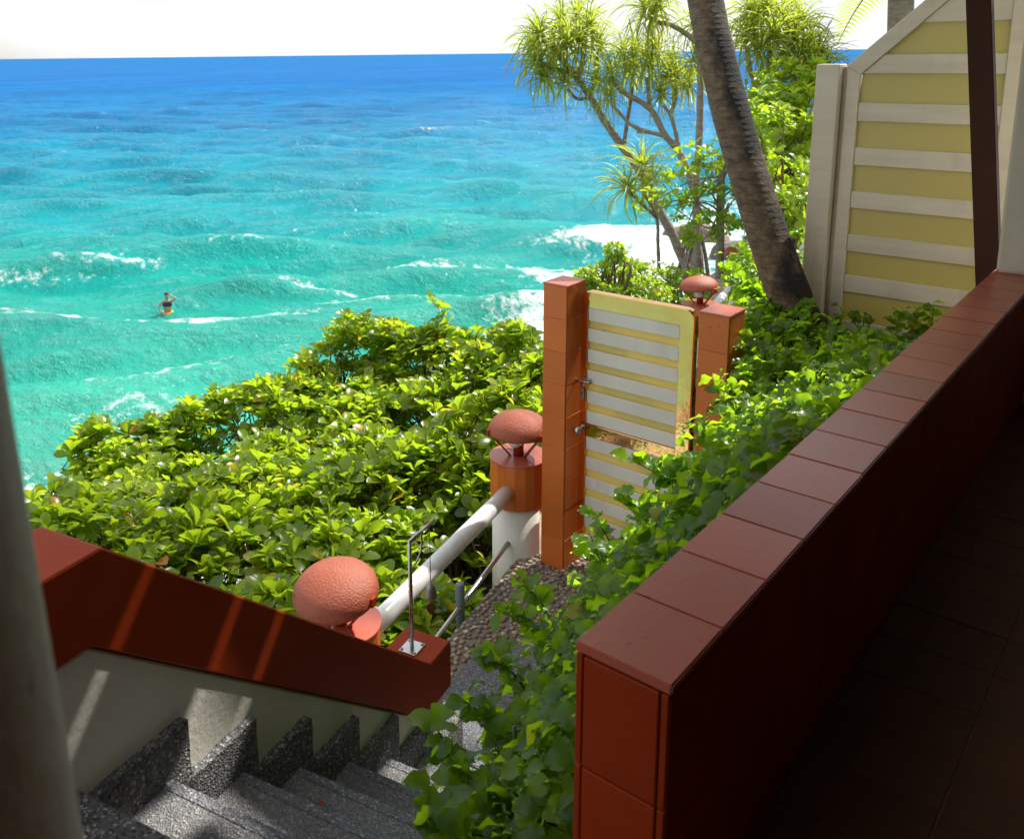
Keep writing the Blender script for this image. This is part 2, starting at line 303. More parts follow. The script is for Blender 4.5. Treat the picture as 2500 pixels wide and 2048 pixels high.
    df = N(t, 'ShaderNodeBsdfDiffuse'); t.links.new(mixc(t, fm, body, (.80, .83, .82)), df.inputs[0]); t.links.new(bp.outputs[0], df.inputs['Normal'])
    gl = N(t, 'ShaderNodeBsdfGlossy'); gl.inputs['Roughness'].default_value = .06; t.links.new(bp.outputs[0], gl.inputs['Normal'])
    fr = N(t, 'ShaderNodeFresnel'); fr.inputs[0].default_value = 1.33; t.links.new(bp.outputs[0], fr.inputs['Normal'])
    # a rough sea mirrors less and less of the low sky towards the horizon, its facets shadow one another
    cap = N(t, 'ShaderNodeMapRange'); cap.inputs[1].default_value = .25; cap.inputs[2].default_value = .62; cap.inputs[3].default_value = .24; cap.inputs[4].default_value = .09; t.links.new(mr.outputs[0], cap.inputs[0])
    mn = N(t, 'ShaderNodeMath', operation='MINIMUM'); t.links.new(fr.outputs[0], mn.inputs[0]); t.links.new(cap.outputs[0], mn.inputs[1])
    nf = N(t, 'ShaderNodeMath', operation='SUBTRACT'); nf.inputs[0].default_value = 1; t.links.new(fm, nf.inputs[1]); mu = N(t, 'ShaderNodeMath', operation='MULTIPLY'); t.links.new(mn.outputs[0], mu.inputs[0]); t.links.new(nf.outputs[0], mu.inputs[1])
    ms = N(t, 'ShaderNodeMixShader'); t.links.new(mu.outputs[0], ms.inputs[0]); t.links.new(df.outputs[0], ms.inputs[1]); t.links.new(gl.outputs[0], ms.inputs[2]); t.links.new(ms.outputs[0], o.inputs[0])
    o = ob('sea', me); o['kind'] = 'structure'
build_sea()

# ------------------------------------------------------------------ hillside, planting bed
def hill_z(b, s):
    u = -b
    z = np.interp(u, [-6, 1.9, 2.35, 3.2, 5.5, 8, 10.5, 13, 20], [-3.6, -3.6, -3.75, -4.4, -5.6, -7.6, -9.8, -11.8, -14])
    return z-np.clip((s-6)*.05, 0, 6)
def build_hill():
    b = np.linspace(-20, 5, 70); s = np.concatenate([np.linspace(-8, 12, 60), np.linspace(12.6, 44, 40)]); B_, S_ = np.meshgrid(b, s, indexing='ij'); x = B_*CA-S_*SA_; y = B_*SA_+S_*CA
    z = hill_z(B_, S_)+(vnoise(x, y, 1.1, 2)-.5)*.35*(B_ < -2.4)+(vnoise(x, y, 3, 3)-.5)*.12*(B_ < -2.4)
    idx = np.arange(x.size).reshape(x.shape); Fq = np.stack([idx[:-1, :-1], idx[1:, :-1], idx[1:, 1:], idx[:-1, 1:]], -1).reshape(-1, 4)
    o = ob('hillside', mesh_np('hillside', np.stack([x, y, z], -1).reshape(-1, 3), Fq, M['soil'], True)); o['kind'] = 'structure'
    # planting bed between the balcony wall and the path
    prof = [(-.80, -1.62), (-1.05, -1.72), (-1.35, -1.95), (-1.52, -2.25), (-1.58, -3.3), (-.80, -3.3)]; V = []; Fs = []
    ys = np.linspace(1.75, 5.0, 24); n = len(prof)
    for j, yy in enumerate(ys):
        for i, (xx, zz) in enumerate(prof): V.append((xx-(.06*math.sin(yy*3)+.05*math.sin(yy*7.7)) if 1 < i < 5 else xx, yy, zz+(.05*math.sin(yy*5+i) if 0 < i < 4 else 0)))
    for j in range(len(ys)-1):
        for i in range(n): Fs.append((j*n+i, j*n+(i+1) % n, (j+1)*n+(i+1) % n, (j+1)*n+i))
    Fs.append(tuple(range(n))); Fs.append(tuple(range((len(ys)-1)*n, len(ys)*n))[::-1])
    o = ob('planting_bed', mesh_np('planting_bed', V, Fs, M['soil'])); o['kind'] = 'structure'
    V = []; prof = [(-.2, -1.80), (-1.7, -1.80), (-2.3, -1.95), (-2.6, -2.4), (-2.75, -3.6), (-.2, -3.6)]; ys = np.linspace(5.0, 14, 24); Fs = []; n = len(prof)
    for j, yy in enumerate(ys):
        for i, (xx, zz) in enumerate(prof): k = (yy-5)*.18; V.append((xx-k+.08*math.sin(yy*4+i) if 1 <= i < 5 else xx, yy, zz-(yy-5)*.03+(.06*math.sin(yy*5+i*2) if i in (1, 2, 3) else 0)))
    for j in range(len(ys)-1):
        for i in range(n): Fs.append((j*n+i, j*n+(i+1) % n, (j+1)*n+(i+1) % n, (j+1)*n+i))
    Fs.append(tuple(range(n))); Fs.append(tuple(range((len(ys)-1)*n, len(ys)*n))[::-1])
    o = ob('upper_bank', mesh_np('upper_bank', V, Fs, M['soil'])); o['kind'] = 'structure'
build_hill()

# ------------------------------------------------------------------ path with its pebble border
PZ = -3.18
def build_path():
    r = empty('path', kind='structure', rz=TH)
    ob('slab', prism('slab', [(-2.19, 2.86), (-1.2, 2.86), (-.45, 3.4), (-1.0, 16), (-2.19, 16)], PZ-.34, PZ, 'z', M['mortar'], .01), r)
    inner = [(-1.75, 3.03), (-1.88, 3.18), (-1.98, 3.40), (-2.01, 3.62), (-1.99, 3.85), (-1.90, 4.02), (-1.74, 4.12), (-1.45, 4.15), (-1.0, 4.12), (-.9, 3.03)]
    ob('grey_panel', prism('grey_panel', inner, PZ, PZ+.006, 'z', M['pathm'], .002), r)
    # pebbles
    def inside(px, py):
        c = False; n = len(inner)
        for i in range(n):
            x1, y1 = inner[i]; x2, y2 = inner[i-1]
            if (y1 > py) != (y2 > py) and px < (x2-x1)*(py-y1)/(y2-y1)+x1: c = not c
        return c
    pts = []; cell = {}
    q = np.random.default_rng(11)
    for _ in range(16000):
        x = q.uniform(-2.175, -1.2); y = q.uniform(2.88, 5.6); s = q.uniform(.013, .023)
        if inside(x+.02, y) or inside(x, y-.01): continue
        k = (int(x*25), int(y*25)); ok = True
        for i in (-1, 0, 1):
            for j in (-1, 0, 1):
                for (a, b, c) in cell.get((k[0]+i, k[1]+j), ()):
                    if (a-x)**2+(b-y)**2 < ((c+s)*.84)**2: ok = False
        if ok: cell.setdefault(k, []).append((x, y, s)); pts.append((x, y, s))
    bm = bmesh.new(); bmesh.ops.create_icosphere(bm, subdivisions=1, radius=1); tv = np.array([v.co[:] for v in bm.verts]); tf = np.array([[v.index for v in f.verts] for f in bm.faces]); bm.free()
    V = []; Fq = []; C = []
    for i, (x, y, s) in enumerate(pts):
        a = q.uniform(0, 6.28); e = q.uniform(.72, 1.0); l = tv*[s*1.12, s*e, s*.55]; V.append(np.stack([l[:, 0]*math.cos(a)-l[:, 1]*math.sin(a)+x, l[:, 0]*math.sin(a)+l[:, 1]*math.cos(a)+y, l[:, 2]+PZ+.004], 1)); Fq.append(tf+i*len(tv))
        c = np.array([(.34, .24, .16), (.42, .33, .25), (.26, .17, .12), (.36, .33, .30), (.48, .38, .28), (.22, .19, .17)][q.integers(6)])*q.uniform(.7, 1.15); C.append(np.tile(c, (len(tv), 1)))
    m, t, p, o = newmat('river_pebble'); a = N(t, 'ShaderNodeAttribute', attribute_name='tint'); t.links.new(a.outputs['Color'], p.inputs['Base Color']); p.inputs['Roughness'].default_value = .5
    o = ob('pebbles', mesh_np('pebbles', np.concatenate(V), np.concatenate(Fq), m, True, np.concatenate(C)), r); o['kind'] = 'stuff'
build_path()

# ------------------------------------------------------------------ balcony floor
FZ = -1.68
def build_floor():
    r = empty('balcony_floor', kind='structure')
    ob('slab', prism('slab', [(-.612, -2.4), (1.7, -2.4), (1.7, 5.0), (-.612, 5.0)], FZ-.20, FZ-.0025, 'z', M['grout'], 0), r)
    xs = [-.609, -.500]+[-.500+.1965*k for k in range(1, 9)]; big = cbox('floor_tile', (.1965-.006, .199-.006, .014), M['floor'], .0015); small = cbox('floor_tile', (.109-.006, .199-.006, .014), M['floor'], .0015)
    q = np.random.default_rng(5)
    for i in range(len(xs)-1):
        for j in range(22):
            ob('floor_tile', small if i == 0 else big, r, ((xs[i]+xs[i+1])/2, .826+.199*j+.0995, FZ-.014+q.uniform(-.0008, .0008)), (q.uniform(-.003, .003), q.uniform(-.003, .003), 0))
build_floor()

# ------------------------------------------------------------------ balcony wall
CAPZ = -1.05
def build_wall():
    r = empty('balcony_wall', 'low terracotta tiled balcony wall running from lower right to the cream wall', 'wall', (-.7, 1.26, FZ))
    off = Vector((.7, -1.26, -FZ))
    def L(n, lo, hi, m, ch=.003): return lohi(n, [lo[i]+off[i] for i in range(3)], [hi[i]+off[i] for i in range(3)], m, r, ch)
    L('core', (-.786, 1.268, -3.35), (-.612, 4.97, CAPZ-.018), M['red'], .004)
    q = np.random.default_rng(8); t = cbox('cap_tile', (.194, .2055, .020), M['cap'], .0035, 2)
    for k in range(18):
        ob('cap_tile', t, r, off+Vector((-.699+q.uniform(-.001, .001), 1.2575+.2068*(k+.5), CAPZ-.020+q.uniform(-.0015, .0015))), (q.uniform(-.004, .004), q.uniform(-.006, .006), q.uniform(-.004, .004)))
    for z0, z1 in ((-1.302, -1.072), (-1.535, -1.306), (-1.768, -1.539)):
        L('end_tile', (-.776, 1.257, z0), (-.624, 1.268, z1), M['red'], .0025)
        L('corner_strip', (-.7935, 1.259, z0), (-.7795, 1.270, z1), M['red'], .002); L('corner_strip', (-.6215, 1.259, z0), (-.607, 1.270, z1), M['red'], .002)
    ft = cbox('face_tile', (.007, .2035, .29), M['red'], .002)
    for k in range(18):
        for z in (-1.368, -1.662): ob('face_tile', ft, r, off+Vector((-.6085, 1.262+.2068*(k+.5), z)))
build_wall()

# ------------------------------------------------------------------ house round the balcony
def build_house():
    r = empty('end_wall', 'cream plastered wall standing on the far end of the balcony wall', 'wall', (-.78, 4.9, CAPZ))
    lohi('plaster', (0, 0, .001), (2.48, .16, 2.1), M['cream'], r, .012, 2); lohi('footing', (.17, .005, -.83), (2.48, .155, .0), M['cream'], r, .004)
    o = lohi('side_wall', (1.55, -2.498, FZ), (1.7, 4.88, .899), M['brown']); link(o, label='dark brown side wall of the house behind the balcony on the right', cat='wall')
    o = lohi('rear_wall', (-.6, -2.65, -1.68), (1.7, -2.5, .899), M['cream']); link(o, label='cream rear wall of the house behind the viewer', cat='wall')
    # unseen roof, eave boards and gaps shaped to shade and sun-streak the stairs
    r = empty('roof', 'dark boarded roof over balcony and stairs, unseen, eave cut to shape the sunlight', 'roof', (-.3, 1.5, .9))
    XL = -2.32; holes = [(2.87, 2.925), (3.39, 3.45), (3.69, 3.75)]; ys = [.2]+[v for h in holes for v in h]+[4.95]
    for i in range(0, len(ys), 2): lohi('roof_panel', (-1.35+.3, ys[i]-1.5, 0), (2.3, ys[i+1]-1.5, .12), M['roofm'], r, .004)
    for y0, y1, x0, x1 in ((2.35, holes[0][0], XL, -1.352), (holes[0][1], 3.2, XL, -1.352), (3.202, holes[1][0], XL, -1.67), (3.202, holes[1][0], -1.53, -1.352), (holes[1][1], holes[2][0], XL, -1.79), (holes[1][1], holes[2][0], -1.56, -1.352), (holes[2][1], 4.95, XL, -1.352)):
        lohi('shade_board', (x0+.3, y0-1.5, .0), (x1+.3, y1-1.5, .045), M['roofm'], r, .002)
    lohi('roof_panel', (-.45+.3, -3.0-1.5, 0), (2.3, .198-1.5, .12), M['roofm'], r, .004)
    lohi('roof_panel', (-.80+.3, 4.955-1.5, 0), (2.3, 5.6-1.5, .12), M['roofm'], r, .004); lohi('shade_board', (XL+.3, 4.955-1.5, .0), (-1.86+.3, 5.6-1.5, .045), M['roofm'], r, .003)
    for h in holes: lohi('roof_panel', (-1.10+.3, h[0]-1.5+.002, .002), (2.3, h[1]-1.5-.002, .11), M['roofm'], r, .0)
    # leaning brown strut
    a0, a1 = Vector((-.805, 4.86, -1.62)), Vector((-1.02, 4.86, .90)); d = a1-a0
    bm = bmesh.new(); bmesh.ops.create_cube(bm, size=1)
    for v in bm.verts: v.co = Vector((v.co.x*.108, v.co.y*.07, (v.co.z+.5)*d.length))
    bmesh.ops.bevel(bm, geom=bm.edges[:], offset=.004, segments=2, affect='EDGES')
    me = bm_mesh('roof_strut', bm, M['brown']); o = ob('roof_strut', me, None, (-.780, 5.115, -1.6)); o.rotation_euler = (0, -math.atan2(.174, 1.345), 0)
    link(o, label='dark brown leaning steel strut in front of the slatted screen', cat='strut')
    # pillar at the left edge
    me = lathe('white_pillar', [(.168, 0), (.168, .06), (.16, .07), (.16, 1.3), (.16, 2.575)], M['white'], 64); o = ob('white_pillar', me, None, (-.606, .132, FZ), (R(2.1), 0, R(-24)))
    link(o, label='blurred white painted pillar at the left edge, close to the camera', cat='pillar')
build_house()

# ------------------------------------------------------------------ staircase and parapet
TR, RI = .261, .1875
def nose(k): return 1.972+TR*k
def zk(k): return FZ-RI*(k+3)
BW = -1.669
def build_stairs():
    r = empty('staircase', 'dark pebbledash staircase going down from the balcony to the path', 'staircase', rz=TH)
    ob('landing', prism('landing', [(BW, -1.2), (-.30, -1.2), (-.61, 1.0), (-.72, nose(-3)), (BW, nose(-3))], FZ-.25, FZ, 'z', M['step'], .006), r)
    me = cbox('step', (1.12, TR+.012, .5), M['tread'], .008, 2)
    ns = cbox('nosing', (1.118, .034, .006), M['pathm'], .002)
    for k in range(-2, 5): ob('nosing', ns, r, (BW+.56, nose(k)-.011+.003*(k % 2), zk(k)-.0035))
    for k in range(-2, 5): ob('step', me, r, (BW+.56, nose(k)-TR/2+.003*(k % 2), zk(k)-.5))
build_stairs()
def build_parapet():
    U = 2.45; r = empty('stair_parapet', 'white stair parapet with broad dark red coping stepping down to a square end', 'wall', rz=TH)
    top = [(-.9, -.461*U), (.542*U, -.461*U), (1.166*U, -1.0*U), (1.236*U, -1.0*U), (1.236*U, -1.089*U), (1.144*U, -1.089*U), (.518*U, -.554*U), (-.9, -.554*U)]
    ob('coping', prism('coping', top, BW-.222, BW, 'x', M['red'], .005), r)
    wh = [(-.9, -.556*U), (.517*U, -.556*U), (1.143*U, -1.091*U), (1.215*U, -1.091*U), (1.215*U, -3.6), (-.9, -3.6)]
    ob('white_base', prism('white_base', wh, BW-.20, BW-.010, 'x', M['white'], .006), r)
    q = np.random.default_rng(2)
    for k in range(-2, 5):
        a0, a1 = nose(k-1)+.069, nose(k)+.069
        if k == -2: a0 -= .35
        bm = bmesh.new(); bmesh.ops.create_cube(bm, size=1)
        for v in bm.verts: v.co = Vector((BW-.011+(v.co.x+.5)*.030, (a0+a1)/2+v.co.y*(a1-a0+.012), zk(k)+.135-.36+(v.co.z+.5)*.36))
        bmesh.ops.subdivide_edges(bm, edges=[e for e in bm.edges if abs((e.verts[0].co-e.verts[1].co).y) > .1 or abs((e.verts[0].co-e.verts[1].co).z) > .2], cuts=7, use_grid_fill=True)
        for v in bm.verts: v.co.z += q.uniform(-.0045, .0045); v.co.y += q.uniform(-.003, .003)
        ob('skirting_slab', bm_mesh('skirting_slab', bm, M['step']), r)
build_parapet()

# ------------------------------------------------------------------ lamp pillars and mushroom lamps
DOME = [(.195*math.cos(t), .118*math.sin(t)) for t in [R(a) for a in (0, 6, 13, 21, 30, 40, 50, 60, 70, 80, 87)]]
def make_pillar(x, y, ztop, h, label, n=18):
    r = empty('lamp_pillar', label, 'pillar', (x, y, ztop-h), group='round lamp pillars along the path')
    ob('shaft', lathe('shaft', [(.170, 0), (.170, h-.316)], M['white'], 40, True), r)
    ob('cap_core', lathe('cap_core', [(.165, h-.3155), (.165, h-.006)], M['red'], 36), r)
    R_ = .183; w = 2*math.pi*R_/n-.0015
    me = cbox('cap_tile', (.018, w, .298), M['post'], .0022)
    for i in range(n): a = 2*math.pi*(i+.5)/n; ob('cap_tile', me, r, (.171*math.cos(a), .171*math.sin(a), h-.312), (0, 0, a))
    for s in (0, 1):                                       # the top is two half discs with a joint between
        pl = [(.0022, -.187)]+[(.187*math.sin(R(q))+.002, -.187*math.cos(R(q))) for q in range(2, 180, 7)]+[(.0022, .187)]
        ob('top_plate', prism('top_plate', pl, 0, .014, 'z', M['cap'], .002), r, (0, 0, h-.014), (0, 0, R(70)+s*math.pi))
    return r
def make_lamp(x, y, z, label, tilt=(0, 0), rz=0.0):
    r = empty('mushroom_lamp', label, 'lamp', (x, y, z), rz, group='mushroom lamps along the path')
    prof = [(.184, .158), (.1945, .160)]+[(a, b+.172) for a, b in DOME]+[(.004, .2905)]
    me = lathe('dome', prof, M['dome'], 40, True, .006); d = ob('dome', me, r); d.rotation_euler = (tilt[0], tilt[1], 0)
    ob('stem', lathe('stem', [(.034, 0), (.034, .25)], M['red'], 16), r); ob('bulb', lathe('bulb', [(.02, .07), (.044, .09), (.048, .12), (.036, .155), (.02, .17)], M['pipe'], 14), r, (.03, .03, .0))
    for i in range(3):
        a = 2*math.pi*i/3; V = [];
        for (rad, z0) in ((.050, .002), (.178, .165)):
            for dr, dt in ((0, -.014), (.012, -.014), (.012, .014), (0, .014)): V.append(((rad+dr)*math.cos(a)-dt*math.sin(a), (rad+dr)*math.sin(a)+dt*math.cos(a), z0))
        Fs = [(0, 1, 2, 3), (7, 6, 5, 4)]+[(k, (k+1) % 4+0, (k+1) % 4+4, k+4) for k in range(4)]
        ob('bracket', mesh_np('bracket', V, Fs, M['red']), r)
        ob('clip', cbox('clip', (.034, .034, .045), M['red'], .003), r, (.190*math.cos(a), .190*math.sin(a), .150), (0, 0, a))
    return r
LP = [(-2.83, 2.48, -2.535, 1.75, (R(-3), R(-9)), 2.2, 'flaking mushroom lamp nearest the viewer, behind the red stair parapet', 'round lamp pillar half hidden behind the stair parapet'),
      (-3.25, 4.42, -2.53, 1.35, (0, 0), 4.05, 'mushroom lamp beside the left gate post, above the white pipe end', 'round lamp pillar with white base at the left gate post'),
      (-3.964, 8.53, -2.54, 1.6, (R(4), R(5)), 3.9, 'mushroom lamp just behind the right gate post', 'round lamp pillar just behind the gate'),
      (-4.752, 11.36, -2.784, 1.6, (0, 0), 4.3, 'mushroom lamp behind the creeper left of the palm trunk', 'round lamp pillar among creeper left of the palm trunk'),
      (-5.0, 14.5, -2.40, 2.2, (0, 0), 4.0, 'farthest mushroom lamp, between palm trunk and white screen post', 'farthest round lamp pillar, between palm trunk and screen post')]
for x, y, zt, h, tl, rz, l1, l2 in LP:
    make_pillar(x, y, zt, h, l2); make_lamp(x, y, zt, l1, tl, rz)

# ------------------------------------------------------------------ pipe rails
def seg(a, b, n=8): a, b = Vector(a), Vector(b); return [a.lerp(b, i/n) for i in range(n+1)]
tube('pipe_rail', [(seg((-2.868, 2.655, -2.722), (-3.212, 4.245, -2.722)), .051)], M['pipe'], None, 28, label='thick white pipe rail between the two nearest lamp pillars', cat='railing')
tube('pipe_rail', [(seg((-3.29, 4.60, -2.722), (-3.925, 8.36, -2.722)), .051)], M['pipe'], None, 20, label='thick white pipe rail beyond the gate', cat='railing')
tube('pipe_rail', [(seg((-4.01, 8.70, -2.76), (-4.70, 11.19, -2.95)), .051)], M['pipe'], None, 20, label='white pipe rail farthest off, behind the third lamp', cat='railing')
r = empty('handrail', 'low thin steel handrail on a short grey post at the path edge', 'handrail')
tube('rail', [(seg((-2.86, 2.62, -3.24), (-3.015, 3.348, -3.168))+seg((-3.015, 3.348, -3.168), (-3.21, 4.26, -3.07))[1:], .0155)], M['steel'], r, 14)
m_post = surf('grey_blue_paint', (.16, .20, .24), (.20, .24, .28), 6, .4)
ob('post', lathe('post', [(.027, 0), (.027, .455), (.024, .462), (.012, .465)], m_post, 20), r, (-3.078, 3.62, -3.46))

# ------------------------------------------------------------------ chime stand and chime
def build_chime():
    bx, by = -2.365, 2.464; top = -2.45
    r = empty('chime_stand', 'thin steel hook stand bolted on the red parapet end', 'stand', (bx, by, top), TH)
    ob('base_plate', cbox('base_plate', (.082, .086, .006), M['steel'], .0015), r)
    for sx in (-1, 1):
        for sy in (-1, 1): ob('bolt', lathe('bolt', [(.0065, 0), (.0065, .004), (.003, .007)], M['steel'], 8), r, (sx*.031, sy*.033, .006))
    tube('post', [([(0, 0, .006), (0, 0, .25), (0, 0, .494)], .0085)], M['steel'], r, 14)
    tube('arm', [([(0, -.007, .494), (0, .1, .494), (0, .205, .494)], .0082)], M['steel'], r, 14)
    pts = bez([(0, .095, .49), (0, .098, .44), (0, .085, .40), (0, .045, .372), (0, .0, .362)], 5); tube('brace', [(pts, .0045)], M['steel'], r, 10)
    ex, ey = -2.429+.002, 2.655
    c = empty('wind_chime', 'small bronze bell with dark leaf sail hanging from the steel hook', 'wind chime', (ex, ey, top+.487))
    tube('cord', [([(0, 0, 0), (.001, 0, -.15), (0, 0, -.298)], .0018)], M['sail'], c, 6)
    tube('cord', [([(0, 0, -.36), (0, 0, -.40)], .0013)], M['sail'], c, 6)
    ob('bell', lathe('bell', [(.0255, 0), (.027, .004), (.0255, .02), (.023, .045), (.016, .062), (.008, .068), (.004, .078)], M['bell'], 20), c, (0, 0, -.372))
    V = []; out = [(0, .0), (.016, -.012), (.021, -.026), (.014, -.045), (0, -.062), (-.014, -.045), (-.021, -.026), (-.016, -.012)]
    ob('sail', prism('sail', out, -.0015, .0015, 'y', M['sail'], 0), c, (0, 0, -.395), (0, 0, R(35)))
build_chime()

# ------------------------------------------------------------------ gate and gate posts
def gate_post(x0, x1, y0, y1, ztop, zbot, label):
    r = empty('gate_post', label, 'post', ((x0+x1)/2, (y0+y1)/2, zbot), group='orange tiled gate posts'); w, d, h = x1-x0, y1-y0, ztop-zbot
    ob('core', cbox('core', (w-.016, d-.016, h-.011), M['post'], .002), r)
    n = 9; th = (h-.006)/n; a = cbox('tile', (w-.003, .009, th-.0012), M['post'], .0022); b = cbox('tile', (.009, d-.020, th-.0012), M['post'], .0022); q = np.random.default_rng(int(h*1000))
    for k in range(n):
        z = .001+k*th
        for s in (-1, 1):
            ob('tile', a, r, (0, s*(d/2-.0045)+q.uniform(-.0012, .0012), z), (0, 0, q.uniform(-.004, .004))); ob('tile', b, r, (s*(w/2-.0045)+q.uniform(-.0012, .0012), 0, z), (0, 0, q.uniform(-.004, .004)))
    ob('top_plate', cbox('top_plate', (w+.004, d+.004, .014), M['cap'], .003), r, (0, 0, h-.010)); return r
gate_post(-3.02, -2.852, 4.35, 4.555, -1.335, PZ, 'tall orange tiled gate post on the left, by the latch')
gate_post(-2.045, -1.875, 4.40, 4.60, -1.355, PZ, 'orange tiled gate post on the right, half behind creeper')
def build_gate():
    X0, X1, Z0, Z1, Y = -2.835, -2.105, -3.13, -1.378, 4.50
    r = empty('garden_gate', 'gate of white slats and yellow sheet in a polished gilt frame', 'gate', (X0, Y, Z0)); W, H = X1-X0, Z1-Z0
    def ring(name, x0, x1, z0, z1, wl, wr, wt, wb, rad, d0, d1, mat):
        def rr(xa, xb, za, zb, q):
            o = []
            for cx, cz, a0 in ((xb-q, zb-q, 0), (xa+q, zb-q, 90), (xa+q, za+q, 180), (xb-q, za+q, 270)):
                for k in range(6): a = R(a0+18*k); o.append((cx+q*math.cos(a), cz+q*math.sin(a)))
            return o
        O = rr(x0, x1, z0, z1, rad); I = rr(x0+wl, x1-wr, z0+wb, z1-wt, .006); n = len(O); V = [(x, d0+.006, z) for x, z in O]+[(x, d0, z) for x, z in rr(x0+.006, x1-.006, z0+.006, z1-.006, rad-.004)]+[(x, d0, z) for x, z in I]+[(x, d1, z) for x, z in I]+[(x, d1, z) for x, z in O]
        Fs = []
        for j in range(5):
            for i in range(n): a, b = j*n+i, j*n+(i+1) % n; c, d = ((j+1) % 5)*n+(i+1) % n, ((j+1) % 5)*n+i; Fs.append((a, b, c, d))
        return ob(name, mesh_np(name, V, Fs, mat), r)
    ring('frame', 0, W, 0, H, .046, .085, .098, .09, .055, -.022, .022, M['brass'])
    mid = .835
    ob('mid_rail', cbox('mid_rail', (W-.131, .036, .080), M['brass'], .004), r, ((.046+W-.085)/2, 0, mid))
    ob('yellow_sheet', cbox('yellow_sheet', (W-.125, .004, H-.18), M['gateyellow'], 0), r, ((.046+W-.085)/2, .004, .086))
    def slats(z0, z1, n):
        p = (z1-z0)/(n-.36)
        me = cbox('slat', (W-.137, .012, p*.64), M['gateslat'], .003, 2)
        for k in range(n): ob('slat', me, r, ((.046+W-.085)/2, -.007, z0+k*p+.001), (R(3), 0, 0))
    slats(mid+.083, H-.101, 6); slats(.093, mid-.003, 6)
    ob('latch_plate', cbox('latch_plate', (.030, .004, .075), M['steel'], .001), r, (.023, -.026, mid+.235))
    ob('keyhole', cbox('keyhole', (.006, .003, .022), M['brown'], 0), r, (.023, -.0282, mid+.262))
    tube('bolt', [(seg((-.05, -.034, mid+.355), (.085, -.034, mid+.355)), .008)], M['steel'], r, 10); ob('bolt_plate', cbox('bolt_plate', (.07, .005, .03), M['steel'], .001), r, (.045, -.0245, mid+.342))
    tube('bolt_handle', [(seg((.05, -.036, mid+.355), (.05, -.06, mid+.332), 3), .005)], M['steel'], r, 8)
    k = ob('knob', lathe('knob', [(.024, 0), (.024, .006), (.011, .010), (.011, .026), (.022, .034), (.0275, .046), (.024, .060), (.012, .067)], M['steel'], 24), r, (.020, -.022, mid+.045)); k.rotation_euler = (R(90), 0, 0)
    for z in (.25, H-.3): tube('hinge', [([(W+.028, 0, z), (W+.028, 0, z+.1)], .012)], M['steel'], r, 10)
build_gate()

# ------------------------------------------------------------------ slatted screen
def build_screen():
    Y = 5.80; r = empty('slatted_screen', 'tall slatted white screen with yellow sheets and sloping top', 'screen', (-1.92, Y, -1.85))
    ox, oz = 1.92, 1.85
    def box(n, x0, x1, y0, y1, z0, z1, m, ch=.004): return lohi(n, (x0+ox, y0, z0+oz), (x1+ox, y1, z1+oz), m, r, ch)
    box('end_post', -1.99, -1.852, -.05, .09, -1.85, -.088, M['slat'], .005); box('stile', -1.822, -1.745, .0, .05, -1.85, -.11, M['slat'], .004); box('recess_strip', -1.851, -1.823, .022, .06, -1.85, -.105, M['slat'], .001)
    box('end_board', -.985, -.80, -.012, .05, -1.85, 1.0, M['slat'], .004)
    ob('sloping_rail', prism('sloping_rail', [(-1.826+ox, -.10+oz), (-1.744+ox, -.150+oz), (-.985+ox, .565+oz), (-.985+ox, .672+oz)], -.006, .056, 'y', M['slat'], .004), r)
    whites = [(-1.85, -1.675), (-1.487, -1.38), (-1.227, -1.121), (-.956, -.852), (-.691, -.584), (-.425, -.315), (-.142, -.032), (.144, .262), (.40, .50)]
    def xl(z): return -1.744 if z < -.15 else -1.744+(z+.15)*(.759/.715)
    for a, b in whites: ob('slat', prism('slat', [(xl(a)+ox+.001, a+oz), (-.986+ox, a+oz), (-.986+ox, b+oz), (xl(b)+ox+.001, b+oz)], .006, .045, 'y', M['slat'], .003), r)
    for (a0, a1), (b0, b1) in zip(whites[:-1], whites[1:]):
        z0, z1 = a1-.01, b0+.01
        ob('yellow_panel', prism('yellow_panel', [(xl(z0)+ox-.01, z0+oz), (-.98+ox, z0+oz), (-.98+ox, z1+oz), (xl(z1)+ox-.01, z1+oz)], .024, .030, 'y', M['yellow'], 0), r)
build_screen()

